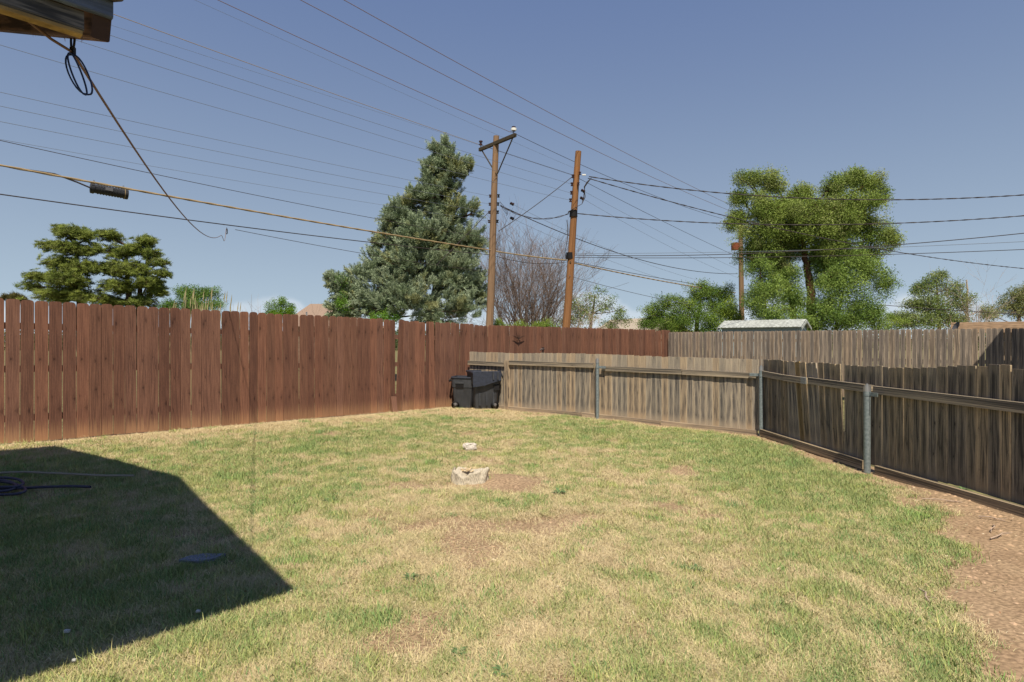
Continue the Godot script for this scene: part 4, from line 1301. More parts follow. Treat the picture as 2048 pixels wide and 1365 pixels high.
func poles() -> void:
	var f1 := v(-0.92, -0.12, 21.0)
	var t1 := v(-0.54, 8.86, 21.0)
	var p := pole("utility_pole", "straight brown wooden utility pole with a crossarm on top", f1, t1, 0.15, 0.105, M.pole)
	var ad := v(0.645, 0, -0.765).normalized()
	var ac := t1 - f1 + Vector3(0, -0.28, 0) + v(0, 0, -0.13)
	var am := MB.new()
	am.box(Transform3D(facing(ad), ac), Vector3(2.05, 0.12, 0.095))
	put("crossarm", am.mesh(), M.arm, p)
	for s in [-1.0, 1.0]:
		var br := MB.new()
		var e: Vector3 = ac + ad * s * 0.88 + Vector3(0, -0.06, 0)
		var q: Vector3 = ac + Vector3(0, -1.12, 0) + ad * s * 0.03
		br.tube(PackedVector3Array([e, q]), PackedFloat32Array([0.024, 0.024]), 6)
		put("brace", br.mesh(), M.arm, p)
		var pin := MB.new()
		var b: Vector3 = ac + ad * s * (0.93 if s > 0 else 0.95) + Vector3(0, 0.06, 0)
		pin.tube(PackedVector3Array([b, b + Vector3(0, 0.12, 0)]), PackedFloat32Array([0.014, 0.014]), 6)
		put("insulator_pin", pin.mesh(), M.black, p)
		spool(p, b + Vector3(0, 0.17, 0), Vector3.UP, 0.085, M.insulator)
		if s > 0:
			var wp := MB.new()
			wp.tube(PackedVector3Array([b + Vector3(0, 0.11, 0), b + Vector3(0, 0.13, 0), b + Vector3(0, 0.19, 0), b + Vector3(0, 0.21, 0)]), PackedFloat32Array([0.05, 0.10, 0.10, 0.05]), 12)
			put("insulator", wp.mesh(), M.porcelain, p, Transform3D(), "white porcelain insulator")
	for yy in [6.69, 6.40, 6.11, 5.78]:
		var b := Vector3(lerpf(0, 0.38, yy / 8.9), yy + 0.12, 0.0)
		spool(p, b + v(-0.15, 0, -0.05), Vector3.UP, 0.055, M.insulator)
		spool(p, b + v(0.15, 0, -0.08), Vector3.UP, 0.06, M.black)
	for q in [at(1024, 408, 21.9), at(1024, 437, 21.9)]:
		spool(p, q - f1, v(0.75, -0.2, 0.66), 0.07, M.insulator, "strain_insulator")
	var jm := MB.new()
	for k in 3:
		var a := at(1000 + k * 2, 404 + k * 6, 21.1) - f1
		var b := at(1012, 432 - k * 3, 21.2) - f1
		var pts := PackedVector3Array()
		var rad := PackedFloat32Array()
		for i in 9:
			var t := i / 8.0
			pts.append(a.lerp(b, t) + Vector3(sin(t * PI) * (0.16 - 0.05 * k), -sin(t * PI) * 0.1, 0))
			rad.append(0.008)
		jm.tube(pts, rad, 4)
	put("jumper_wire", jm.mesh(), M.wire, p)

	var f2 := v(1.90, -0.12, 22.5)
	var t2 := v(2.58, 8.80, 22.5)
	var r := pole("utility_pole", "leaning orange-brown wooden utility pole without a crossarm, wires tied to its sides", f2, t2, 0.165, 0.115, M.pole_rust)
	for q in [[1146, 353], [1144, 369], [1143, 386], [1141, 401]]:
		spool(r, at(q[0], q[1], 22.4) - f2, Vector3.UP, 0.07, M.insulator)
	for q in [[1160, 347], [1157, 368]]:
		spool(r, at(q[0], q[1], 22.35) - f2, Vector3.UP, 0.06, M.insulator)
	for q in [[1166, 382], [1164, 397]]:
		spool(r, at(q[0], q[1], 22.6) - f2, v(0.9, -0.3, 0.6), 0.075, M.insulator, "strain_insulator")
	var cl := MB.new()
	cl.box(Transform3D(Basis(), at(1168, 350, 22.5) - f2), Vector3(0.14, 0.05, 0.05))
	put("clamp", cl.mesh(), M.porcelain, r, Transform3D(), "small pale clamp")
	var jw := MB.new()
	for k in 3:
		var pts := PackedVector3Array()
		var rad := PackedFloat32Array()
		var way := [[1183, 356], [1174, 364 + k * 2], [1168 + k, 374], [1171 - k * 2, 394], [1164, 408], [1150, 416], [1136, 424 + k]]
		for w in way:
			pts.append(at(w[0], w[1], 22.3 + 0.05 * k) - f2)
			rad.append(0.011)
		jw.tube(pts, rad, 5)
	var hang := PackedVector3Array()
	var hr := PackedFloat32Array()
	for w in [[1136, 440], [1138, 470], [1135, 490], [1132, 505], [1134, 520]]:
		hang.append(at(w[0] - 2, w[1], 22.3) - f2)
		hr.append(0.014)
	jw.tube(hang, hr, 5)
	put("jumper_wire", jw.mesh(), M.wire, r)
	var band := MB.new()
	for yy in [428.0, 512.0]:
		var px: float = 1147.0 if yy < 450 else 1140.0
		var c := at(px, yy, 22.5) - f2
		band.tube(PackedVector3Array([c - Vector3(0, 0.12, 0), c + Vector3(0, 0.12, 0)]), PackedFloat32Array([0.155, 0.15]), 12)
	put("cable_band", band.mesh(), M.black, r)

	var f3 := v(13.72, -0.12, 35.0)
	var t3 := v(13.72, 9.3, 35.0)
	var q := pole("utility_pole", "distant utility pole with a rust-red transformer, partly behind the tall elm", f3, t3, 0.17, 0.12, M.pole)
	var tr := MB.new()
	var tc := at(1471, 494, 34.8) - f3
	tr.tube(PackedVector3Array([tc + Vector3(0, -0.2, 0), tc + Vector3(0, -0.18, 0), tc + Vector3(0, 0.22, 0), tc + Vector3(0, 0.26, 0)]), PackedFloat32Array([0.1, 0.24, 0.24, 0.1]), 14)
	put("transformer", tr.mesh(), mat(Color(0.34, 0.11, 0.055), 0.7, M.tone, Vector3(2, 2, 2), true), q)
	var ca := MB.new()
	ca.box(Transform3D(facing(ad), t3 - f3 + Vector3(0, -0.5, 0) + v(0, 0, -0.13)), Vector3(2.4, 0.12, 0.1))
	put("crossarm", ca.mesh(), M.arm, q)

# ---------------------------------------------------------------- wires
func wire(a: Vector3, b: Vector3, sag: float, rad: float, m: Material, called: String, label: String, twist := 0.0) -> void:
	var mb := MB.new()
	var n := 28
	var strands := 2 if twist > 0 else 1
	if twist > 0:
		n = 90
	for s in strands:
		var pts := PackedVector3Array()
		var r := PackedFloat32Array()
		var side := (b - a).cross(Vector3.UP).normalized()
		for i in n + 1:
			var t := float(i) / n
			var p := a.lerp(b, t)
			p.y -= 4.0 * sag * t * (1.0 - t)
			if twist > 0:
				var ph := t * (b - a).length() / 0.9 * TAU + s * PI
				p += (Vector3.UP * sin(ph) + side * cos(ph)) * twist
			pts.append(p)
			r.append(rad)
		mb.tube(pts, r, 6 if strands == 1 else 5)
	tag(put(called, mb.mesh(), m), label, "wire", "overhead wires" if called == "power_line" else "telephone and service cables")

func wires() -> void:
	var T := 0.0048
	wire(v(-17.59, 9.64, 4.98), v(-1.24, 8.79, 21.66), 0.146, 0.0075, M.tan_cable, "power_line", "tan wire from behind the roof corner to the crossarm's left end")
	wire(v(-1.24, 8.78, 21.62), v(2.37, 7.88, 22.50), 0.0, 0.008, M.wire, "power_line", "wire from the crossarm's left end to the leaning pole's topmost left insulator")
	wire(v(2.63, 7.83, 22.81), v(12.98, 6.54, 34.24), 0.062, 0.0085, M.wire, "power_line", "uppermost wire from the leaning pole to the transformer pole")
	wire(v(-16.64, 10.80, 3.53), v(-0.05, 8.80, 20.45), 0.22, 0.0075, M.copper, "power_line", "reddish wire from the sky to the crossarm's right end")
	wire(v(-0.05, 8.83, 20.45), v(11.94, 8.44, 33.17), 0.239, 0.0085, M.wire, "power_line", "wire from the crossarm's right end toward the elm, passing behind the leaning pole")
	wire(v(-11.99, 10.68, 6.86), v(12.42, 8.67, 32.65), 0.459, 0.008, M.copper, "power_line", "reddish wire crossing above both near poles, second from the top")
	wire(v(-10.77, 10.40, 6.56), v(11.85, 8.65, 31.15), 0.306, 0.008, M.copper, "power_line", "reddish wire crossing above both near poles, topmost of all")
	wire(v(-15.40, 10.6, 6.10), v(2.39, 8.30, 22.93), 0.10, T * 0.7, M.wire_thin, "power_line", "very faint thin wire meeting the crossarm's white insulator")
	wire(v(-16.23, 8.77, 6.26), v(2.48, 8.23, 23.78), 0.0, T * 0.7, M.wire_thin, "power_line", "very faint thin wire running just below the tan wire")
	wire(v(-15.08, 8.10, 4.72), v(2.35, 7.52, 22.50), 0.195, T, M.wire_thin, "power_line", "thin grey wire to the leaning pole's second left insulator")
	wire(v(-15.45, 7.70, 4.35), v(2.26, 7.17, 22.41), 0.121, T, M.wire_thin, "power_line", "thin grey wire to the leaning pole's third left insulator")
	wire(v(-14.90, 7.23, 4.91), v(2.24, 6.89, 22.39), 0.273, T, M.wire_thin, "power_line", "thin grey wire to the leaning pole's lowest left insulator")
	wire(v(-15.64, 6.38, 5.76), v(-0.70, 6.69, 21.0), 0.122, T, M.wire_thin, "power_line", "thin grey wire behind the conifer, topmost of five to the straight pole")
	wire(v(-15.64, 6.15, 5.76), v(-0.70, 6.40, 21.0), 0.143, T, M.wire_thin, "power_line", "thin grey wire behind the conifer, second of five to the straight pole")
	wire(v(-15.64, 5.83, 5.76), v(-0.70, 6.11, 21.0), 0.138, T, M.wire_thin, "power_line", "thin grey wire behind the conifer, third of five to the straight pole")
	wire(v(-15.64, 5.46, 5.76), v(-0.70, 5.78, 21.0), 0.132, T * 0.8, M.wire_thin, "power_line", "faint grey wire behind the conifer, fourth of five to the straight pole")
	wire(v(-15.64, 5.98, 5.76), v(-0.72, 5.17, 20.98), 0.257, 0.007, M.wire, "power_line", "darker thin wire just above the tan telephone cable, left part of the sky")
	wire(v(-15.64, 5.30, 5.76), v(-0.70, 4.75, 21.0), 0.156, 0.020, M.tan_cable, "telephone_cable", "thick tan telephone cable carrying the black splice case, left of the straight pole", 0.008)
	wire(v(-0.70, 4.74, 21.0), v(2.10, 4.59, 22.38), 0.027, 0.024, M.tan_cable, "telephone_cable", "thick tan telephone cable between the two near poles")
	wire(v(2.22, 4.51, 22.35), v(13.15, 4.34, 34.43), 0.088, 0.020, M.tan_cable, "telephone_cable", "thick tan telephone cable from the leaning pole toward the transformer pole", 0.01)
	wire(v(2.22, 4.55, 22.35), v(13.15, 4.48, 34.43), 0.05, 0.012, M.wire, "telephone_cable", "dark cable just above the tan cable right of the leaning pole")
	wire(v(-15.64, 4.55, 5.76), v(-0.72, 4.59, 20.98), 0.198, 0.0125, M.wire, "telephone_cable", "dark telephone cable below the splice case, left of the straight pole")
	wire(v(-0.72, 4.59, 20.98), v(2.12, 4.53, 22.38), 0.17, 0.011, M.wire, "telephone_cable", "dark slack cable below the tan cable between the poles")
	wire(v(-6.93, 4.29, 14.64), v(-0.79, 3.96, 20.91), 0.076, 0.007, M.wire, "telephone_cable", "thin dark cable going down behind the conifer from the service cable's clamp")
	wire(v(-0.49, 5.46, 21.10), v(2.33, 7.83, 22.49), 0.056, 0.014, M.wire, "guy_wire", "dark guy wire slanting up from the straight pole to the leaning pole")
	wire(v(-2.6, 4.1, 20.1), v(-0.75, 6.2, 20.95), 0.0, 0.012, M.wire, "guy_wire", "dark guy wire slanting up to the straight pole from behind the conifer")
	wire(v(-0.42, 6.39, 21.14), v(2.18, 6.39, 22.42), 0.325, 0.011, M.wire, "service_cable", "slack twisted cable hanging between the two near poles", 0.018)
	wire(v(-0.42, 6.43, 21.27), v(13.43, 5.50, 34.77), 0.664, 0.015, M.wire, "service_cable", "dark sagging cable from the straight pole to the transformer pole")
	wire(v(2.95, 7.80, 22.40), v(23.91, 7.18, 19.76), 0.90, 0.013, M.wire, "service_cable", "twisted dark cable crossing the elm, highest on the right side", 0.013)
	wire(v(2.95, 7.82, 22.7), v(31.10, 5.02, 30.55), 0.776, 0.013, M.wire, "service_cable", "twisted dark cable slanting down through the elm to the right edge", 0.013)
	wire(v(2.52, 6.40, 22.48), v(23.91, 6.50, 19.76), 0.718, 0.012, M.wire, "service_cable", "twisted dark cable crossing the elm, second from the top on the right", 0.012)
	wire(v(2.24, 4.82, 22.55), v(19.59, 5.08, 15.17), 0.455, 0.013, M.wire, "service_cable", "dark cable rising to the right edge below the two twisted cables")
	wire(v(2.23, 4.73, 22.54), v(20.16, 4.32, 15.94), 0.208, 0.011, M.wire, "service_cable", "nearly level dark cable at the transformer's foot, lowest of its three")
	wire(v(2.24, 4.88, 22.55), v(19.87, 4.50, 15.55), 0.184, 0.007, M.wire_thin, "service_cable", "thin level cable between two darker ones at the transformer's foot")
	wire(v(2.77, 7.41, 22.96), v(13.41, 5.75, 34.71), 0.098, T, M.wire_thin, "power_line", "thin wire from the leaning pole's upper strain insulator")
	wire(v(2.74, 7.11, 22.94), v(13.41, 5.26, 34.71), 0.184, T, M.wire_thin, "power_line", "thin wire from the leaning pole's lower strain insulator")
	wire(v(0.0, 6.58, 21.68), v(13.43, 4.61, 34.77), 0.45, T, M.wire_thin, "power_line", "thin wire from the straight pole's upper strain insulator")
	wire(v(0.0, 6.05, 21.68), v(13.43, 4.2, 34.77), 0.45, T, M.wire_thin, "power_line", "thin wire from the straight pole's lower strain insulator")
	wire(v(13.65, 4.37, 35.02), v(29.32, 2.15, 24.46), 0.125, 0.018, M.wire, "service_cable", "dark cable from the transformer pole down to the tan building")
	wire(v(2.17, 3.99, 22.30), v(9.92, 3.36, 30.85), 0.107, 0.011, M.wire_thin, "service_cable", "thin cable from low on the leaning pole to the rounded green tree")
	wire(v(5.2, 4.1, 26.0), v(2.0, 3.3, 27.5), 0.05, 0.007, M.wire_thin, "service_cable", "short faint cable slanting between the tan cable and the gappy tree")

	# splice case under the tan cable
	var c0 := at(219, 383, 13.3)
	var dir := v(0.70, -0.033, 0.714).normalized()
	var sc := thing("splice_case", "ribbed black cable splice case hanging from the tan cable", "splice case", c0)
	var b := facing(dir)
	var mb := MB.new()
	var pts := PackedVector3Array()
	var rad := PackedFloat32Array()
	pts.append(b.x * -0.365); rad.append(0.03)
	pts.append(b.x * -0.36); rad.append(0.115)
	pts.append(b.x * -0.30); rad.append(0.12)
	pts.append(b.x * -0.295); rad.append(0.10)
	for i in 9:
		var s := -0.24 + i * 0.055
		pts.append(b.x * s); rad.append(0.10)
		pts.append(b.x * (s + 0.012)); rad.append(0.112)
		pts.append(b.x * (s + 0.028)); rad.append(0.112)
		pts.append(b.x * (s + 0.04)); rad.append(0.10)
	pts.append(b.x * 0.30); rad.append(0.115)
	pts.append(b.x * 0.35); rad.append(0.115)
	pts.append(b.x * 0.36); rad.append(0.03)
	mb.tube(pts, rad, 14)
	put("shell", mb.mesh(), mat(Color(0.06, 0.062, 0.07), 0.45, M.tone, Vector3(6, 6, 6), true), sc)
	var lb := MB.new()
	lb.box(Transform3D(b, b.z * 0.108 + b.y * 0.02 + b.x * -0.03), Vector3(0.14, 0.07, 0.02))
	put("label_plate", lb.mesh(), mat(Color(0.13, 0.13, 0.14), 0.6), sc)
	var hg := MB.new()
	for s in [-0.3, 0.26]:
		hg.box(Transform3D(b, b.x * s + b.y * 0.14), Vector3(0.03, 0.10, 0.02))
	put("hanger", hg.mesh(), M.steel, sc)
	var cb := MB.new()
	cb.tube(PackedVector3Array([b.x * -1.5 + b.y * 0.135, b.x * -1.0 + b.y * 0.16, b.x * -0.6 + b.y * 0.07, b.x * -0.36]), PackedFloat32Array([0.018, 0.018, 0.018, 0.018]), 6)
	put("cable_tail", cb.mesh(), M.wire, sc)
	var tape := MB.new()
	tape.tube(PackedVector3Array([b.x * 0.275, b.x * 0.29]), PackedFloat32Array([0.119, 0.119]), 14)
	put("strap", tape.mesh(), M.tan_cable, sc)

	var kp := at(453, 463, 14.2)
	var cm := MB.new()
	cm.tube(PackedVector3Array([kp + Vector3(0, 0.09, 0), kp + Vector3(0.02, 0.03, 0), kp + Vector3(0.02, -0.05, 0), kp + Vector3(0, -0.07, 0), kp + Vector3(-0.015, -0.03, 0), kp + Vector3(0, 0.06, 0)]), PackedFloat32Array([0.008, 0.009, 0.009, 0.009, 0.009, 0.008]), 5)
	tag(put("cable_clamp", cm.mesh(), M.black), "small black drop clamp hanging where the service cable meets the dark line", "clamp")

# ---------------------------------------------------------------- things in the yard
func rrect(w: float, d: float, r: float, y: float, shift := Vector2.ZERO) -> PackedVector3Array:
	var out := PackedVector3Array()
	for q in 4:
		var cx := (w / 2 - r) * (1 if q == 0 or q == 3 else -1)
		var cz := (d / 2 - r) * (1 if q < 2 else -1)
		for k in 4:
			var a := PI / 2 * (q + k / 3.0)
			out.append(Vector3(cx + r * cos(a) + shift.x, y, cz + r * sin(a) + shift.y))
	return out

func wheeled_bin(label: String, where: Vector3, turn: float, s: Vector3, open_lid: bool, tilt := 0.0) -> void:
	var b := thing("wheeled_bin", label, "trash bin", where, "black wheeled bins in the fence corner")
	b.rotation = Vector3(0, turn, tilt)
	var mb := MB.new()
	var w := s.x
	var h := s.y
	var d := s.z
	mb.loft([rrect(w * 0.74, d * 0.72, 0.05, 0.03), rrect(w * 0.78, d * 0.76, 0.055, 0.10), rrect(w * 0.90, d * 0.90, 0.06, h * 0.62), rrect(w * 0.92, d * 0.92, 0.06, h * 0.66)])
	mb.loft([rrect(w * 0.92, d * 0.92, 0.06, h * 0.66), rrect(w * 0.955, d * 0.955, 0.06, h * 0.665), rrect(w * 0.985, d * 0.985, 0.06, h * 0.93), rrect(w * 0.93, d * 0.93, 0.05, h * 0.93), rrect(w * 0.86, d * 0.86, 0.05, h * 0.55), rrect(w * 0.7, d * 0.68, 0.05, 0.06)], true, false)
	put("body", mb.mesh(), M.bin, b)
	var rm := MB.new()
	rm.loft([rrect(w * 1.0, d * 1.0, 0.065, h * 0.93), rrect(w * 1.06, d * 1.06, 0.07, h * 0.945), rrect(w * 1.06, d * 1.06, 0.07, h * 0.975), rrect(w * 1.03, d * 1.03, 0.065, h * 0.985), rrect(w * 0.95, d * 0.95, 0.055, h * 0.98), rrect(w * 0.93, d * 0.93, 0.055, h * 0.92)], false, false)
	put("rim", rm.mesh(), M.bin_lid, b)
	# ribs on the walls
	for k in 3:
		var rb := MB.new()
		var x := (k - 1) * w * 0.24
		rb.box(Transform3D(Basis(Vector3.RIGHT, -0.075), Vector3(x, h * 0.36, d * 0.425)), Vector3(0.035, h * 0.5, 0.014))
		put("rib", rb.mesh(), M.bin, b)
	# handle bar on two ears at the back (+x)
	var hm := MB.new()
	for z in [-0.3, 0.3]:
		hm.tube(PackedVector3Array([Vector3(w * 0.48, h * 0.92, z * d), Vector3(w * 0.57, h * 0.90, z * d), Vector3(w * 0.60, h * 0.84, z * d)]), PackedFloat32Array([0.018, 0.018, 0.018]), 6)
	hm.tube(PackedVector3Array([Vector3(w * 0.60, h * 0.84, -0.36 * d), Vector3(w * 0.60, h * 0.84, 0.36 * d)]), PackedFloat32Array([0.016, 0.016]), 8)
	put("handle", hm.mesh(), M.bin, b)
	# wheels and axle
	for z in [-1.0, 1.0]:
		var wh := Node3D.new()
		wh.name = numbered("wheel", b)
		b.add_child(wh, true)
		var tm := MB.new()
		var c := Vector3(w * 0.30, 0.085, z * d * 0.40)
		var ax := Vector3(0, 0, z)
		tm.tube(PackedVector3Array([c - ax * 0.03, c - ax * 0.028, c + ax * 0.018, c + ax * 0.025]), PackedFloat32Array([0.05, 0.085, 0.085, 0.06]), 16)
		put("tyre", tm.mesh(), M.black, wh)
		var hb := MB.new()
		hb.tube(PackedVector3Array([c + ax * 0.0, c + ax * 0.026, c + ax * 0.03]), PackedFloat32Array([0.055, 0.05, 0.02]), 12)
		hb.cap(c + ax * 0.03, ax, 0.02, 10, 0.004)
		put("hub", hb.mesh(), mat(Color(0.14, 0.13, 0.13), 0.6), wh)
	if open_lid:
		# lid swung right over and hanging down the near side
		var lm := MB.new()
		var bs := Basis(Vector3.RIGHT, -0.06)
		var o := Vector3(0, h * 0.95, d * 0.545)
		lm.prism(Transform3D(bs, o), PackedVector2Array([Vector2(-w * 0.50, -h * 0.36), Vector2(-w * 0.12, -h * 0.33), Vector2(w * 0.22, -h * 0.25), Vector2(w * 0.48, -h * 0.20), Vector2(w * 0.5, 0), Vector2(-w * 0.5, 0)]), 0.014, Rect2(0, 0, 1, 1), Vector2(w, h))
		put("lid", lm.mesh(), M.bin_lid, b)
		for x in [0.2, 0.36]:
			var hg := MB.new()
			hg.box(Transform3D(bs, Vector3(w * x, h * 0.86, d * 0.565)), Vector3(0.03, h * 0.2, 0.03))
			put("hinge", hg.mesh(), M.bin, b)
		var sl := MB.new()
		sl.box(Transform3D(Basis(Vector3.RIGHT, -0.08), Vector3(w * 0.34, h * 0.57, d * 0.462)), Vector3(w * 0.2, h * 0.15, 0.012))
		put("grip_recess", sl.mesh(), M.black, b)
	else:
		var sl := MB.new()
		sl.box(Transform3D(Basis(Vector3.RIGHT, -0.08), Vector3(w * 0.12, h * 0.70, -d * 0.487)), Vector3(w * 0.34, h * 0.11, 0.012))
		put("grip_recess", sl.mesh(), M.black, b)
		var br := MB.new()
		br.box(Transform3D(Basis(Vector3.RIGHT, -0.06), Vector3(w * 0.12, h * 0.8, -d * 0.497)), Vector3(w * 0.36, h * 0.06, 0.03))
		put("grip_bar", br.mesh(), M.bin, b)

func stone(called: String, label: String, cat: String, where: Vector3, s: Vector3, m: Material, seed_: int, flat_top := 0.0) -> MeshInstance3D:
	var nz := FastNoiseLite.new()
	nz.seed = seed_
	nz.frequency = 1.6
	nz.fractal_octaves = 4
	var mb := MB.new()
	var rows := 14
	var cols := 26
	var grid := []
	for i in rows + 1:
		var row := PackedVector3Array()
		var ph := PI * i / rows - PI / 2
		for j in cols + 1:
			var th := TAU * (j % cols) / cols
			var d := Vector3(cos(ph) * cos(th), sin(ph), cos(ph) * sin(th))
			var e := Vector3(signf(d.x) * pow(absf(d.x), 0.7), signf(d.y) * pow(absf(d.y), 0.6), signf(d.z) * pow(absf(d.z), 0.7))
			var r := 1.0 + 0.42 * nz.get_noise_3dv(d * 0.9) + 0.12 * absf(nz.get_noise_3dv(d * 3.5))
			var p := e * r
			if flat_top > 0:
				p.y = minf(p.y, flat_top + 0.16 * nz.get_noise_3dv(d * 2.2))
			row.append(p * s)
		grid.append(row)
	for i in rows:
		for j in cols:
			mb.quad(grid[i][j], grid[i + 1][j], grid[i + 1][j + 1], grid[i][j + 1])
	var o := put(called, mb.mesh(), m, self, Transform3D(Basis(), where))
	tag(o, label, cat)
	return o

func weed(label: String, where: Vector3, s: float, m: Material, leaves := 12) -> void:
	var o := thing("weed", label, "weed", where, "leafy weeds in the lawn")
	var mb := MB.new()
	for i in leaves:
		var a := TAU * i / leaves + rr(-0.25, 0.25)
		var d := Vector3(cos(a), 0, sin(a))
		var sd := Vector3(-sin(a), 0, cos(a)) * s * rr(0.08, 0.13)
		var L := s * rr(0.6, 1.0)
		var up := rr(0.35, 0.9)
		var g := rr(0.8, 1.2)
		mb.tint = Color(0.11 * g, 0.175 * g, 0.07 * g)
		var p0 := Vector3(0, 0.004, 0)
		var p1 := d * L * 0.5 + Vector3(0, L * up * 0.45, 0)
		var p2 := d * L + Vector3(0, L * up * 0.42, 0)
		mb.quad(p0 - sd * 0.25, p1 - sd, p1 + sd, p0 + sd * 0.25)
		mb.tri(p1 - sd, p2, p1 + sd)
	put("leaves", mb.mesh(), m, o)

func yard_things() -> void:
	var wg := func(x: float, z: float) -> Vector3: return v(x, ground_h(x, z), z)
	wheeled_bin("larger black wheeled bin with its lid hanging open in the fence corner", v(-0.615, 0.05, 12.55), deg_to_rad(18), Vector3(0.62, 0.83, 0.60), true)
	wheeled_bin("smaller black wheeled bin without lid, left of and behind the larger bin", v(-1.03, 0.05, 12.62), deg_to_rad(172), Vector3(0.50, 0.70, 0.48), false, 0.02)

	# ornaments on the red fence
	var bp := at(1036, 675, 14.27)
	var bird := thing("metal_ornament", "thin rusty metal winged ornament hung on the back red fence", "wall ornament", bp)
	var bb := facing(Vector3(0.684, 0, -0.729))
	for s in [-1.0, 1.0]:
		var w := MB.new()
		w.tube(PackedVector3Array([bb * Vector3(0, -0.04, 0.02), bb * Vector3(s * 0.05, 0.0, 0.02), bb * Vector3(s * 0.13, 0.02, 0.02), bb * Vector3(s * 0.21, 0.035, 0.02)]), PackedFloat32Array([0.012, 0.009, 0.008, 0.006]), 6)
		w.tube(PackedVector3Array([bb * Vector3(0, -0.035, 0.02), bb * Vector3(s * 0.06, 0.055, 0.02), bb * Vector3(s * 0.02, 0.05, 0.02)]), PackedFloat32Array([0.007, 0.006, 0.005]), 6)
		w.tube(PackedVector3Array([bb * Vector3(0, -0.045, 0.02), bb * Vector3(s * 0.08, -0.02, 0.02), bb * Vector3(s * 0.13, 0.0, 0.02)]), PackedFloat32Array([0.008, 0.006, 0.004]), 6)
		put("wing", w.mesh(), mat(Color(0.05, 0.028, 0.022), 0.7), bird)
	var bd := MB.new()
	bd.tube(PackedVector3Array([bb * Vector3(0, 0.0, 0.02), bb * Vector3(0, -0.04, 0.022), bb * Vector3(0.0, -0.085, 0.02)]), PackedFloat32Array([0.008, 0.018, 0.004]), 8)
	put("body", bd.mesh(), mat(Color(0.05, 0.028, 0.022), 0.7), bird)

	var tp := at(1086, 700, 12.2)
	var tap := thing("yard_tap", "small dark metal tap rising behind the low fence before the red boards", "tap", Vector3(tp.x, 0, tp.z))
	var tm := MB.new()
	tm.tube(PackedVector3Array([Vector3(0, 0, 0), Vector3(0, tp.y - 0.01, 0)]), PackedFloat32Array([0.016, 0.016]), 8)
	put("pipe", tm.mesh(), M.black, tap)
	var hm := MB.new()
	hm.tube(PackedVector3Array([Vector3(0.03, tp.y + 0.02, 0), Vector3(0, tp.y + 0.015, 0), Vector3(-0.05, tp.y + 0.005, 0.01), Vector3(-0.065, tp.y - 0.02, 0.01)]), PackedFloat32Array([0.02, 0.03, 0.016, 0.012]), 8)
	put("spout", hm.mesh(), mat(Color(0.10, 0.07, 0.065), 0.5), tap)
	var vm := MB.new()
	vm.tube(PackedVector3Array([Vector3(0.0, tp.y + 0.03, 0), Vector3(0.0, tp.y + 0.045, 0)]), PackedFloat32Array([0.03, 0.028]), 8)
	vm.cap(Vector3(0, tp.y + 0.045, 0), Vector3.UP, 0.028, 8, 0.006)
	put("valve_wheel", vm.mesh(), M.black, tap)

	# pale stump
	var sx := -0.45
	var sz := 6.22
	var pale := mat(Color(0.88, 0.78, 0.62), 0.85, tone_tex(0.05, 0.55, 61), Vector3(7, 2.0, 7), true)
	pale.heightmap_enabled = true
	pale.heightmap_texture = pale.albedo_texture
	pale.heightmap_scale = 1.2
	var st := thing("tree_stump", "cut pale stump with a hollow top beside the small dirt mound", "stump", wg.call(sx, sz))
	var mb := MB.new()
	var rows := [[0.0, 1.08], [0.05, 1.0], [0.10, 0.97], [0.145, 0.98], [0.155, 0.94], [0.16, 0.78], [0.152, 0.55], [0.15, 0.2]]
	var grid := []
	for r in rows:
		var ring := PackedVector3Array()
		for j in 36:
			var th := TAU * j / 36.0
			var lob := 1.0 + 0.13 * sin(th * 3.0 + 0.8) + 0.07 * sin(th * 7.0) + 0.05 * fine.get_noise_2d(j * 9.0, r[0] * 50.0)
			var y: float = r[0] - 0.03
			if r[0] > 0.09:
				y += 0.018 * sin(th * 2.0 + 1.0) + 0.014 * fine.get_noise_2d(j * 30.0, 5.0)
				y -= 0.03 * exp(-pow((wrapf(th - 1.85, -PI, PI)) / 0.32, 2.0))
			ring.append(Vector3(cos(th) * 0.175 * lob * r[1], y, sin(th) * 0.135 * lob * r[1]))
		grid.append(ring)
	for i in rows.size() - 1:
		for j in 36:
			var k := (j + 1) % 36
			mb.quad(grid[i][j], grid[i + 1][j], grid[i + 1][k], grid[i][k])
	for j in range(1, 35):
		mb.tri(grid[-1][0], grid[-1][j + 1], grid[-1][j])
	put("wood", mb.mesh(), pale, st)
	var rot := MB.new()
	for k in 46:
		var a := rr(0, TAU)
		var q := sqrt(rng.randf())
		var p := Vector3(cos(a) * 0.12 * q, 0.128 + rr(0, 0.012), sin(a) * 0.09 * q)
		var d := Vector3(rr(-1, 1), rr(-0.1, 0.12), rr(-1, 1)).normalized() * 0.022
		var e := d.cross(Vector3.UP).normalized() * 0.008
		rot.quad(p - d - e, p - d + e, p + d + e, p + d - e)
	put("rotten_chips", rot.mesh(), mat(Color(0.62, 0.47, 0.27), 0.9), st).set_meta("kind", "stuff")
	# root flare and side knob
	var kn := MB.new()
	kn.tube(PackedVector3Array([Vector3(-0.14, -0.02, 0.03), Vector3(-0.165, 0.06, 0.03), Vector3(-0.16, 0.13, 0.02), Vector3(-0.155, 0.165, 0.02)]), PackedFloat32Array([0.05, 0.036, 0.024, 0.008]), 8)
	kn.tube(PackedVector3Array([Vector3(0.13, -0.02, 0.08), Vector3(0.14, 0.06, 0.07), Vector3(0.17, 0.13, 0.05), Vector3(0.20, 0.15, 0.03)]), PackedFloat32Array([0.05, 0.045, 0.035, 0.02]), 8)
	put("root_flare", kn.mesh(), pale, st)

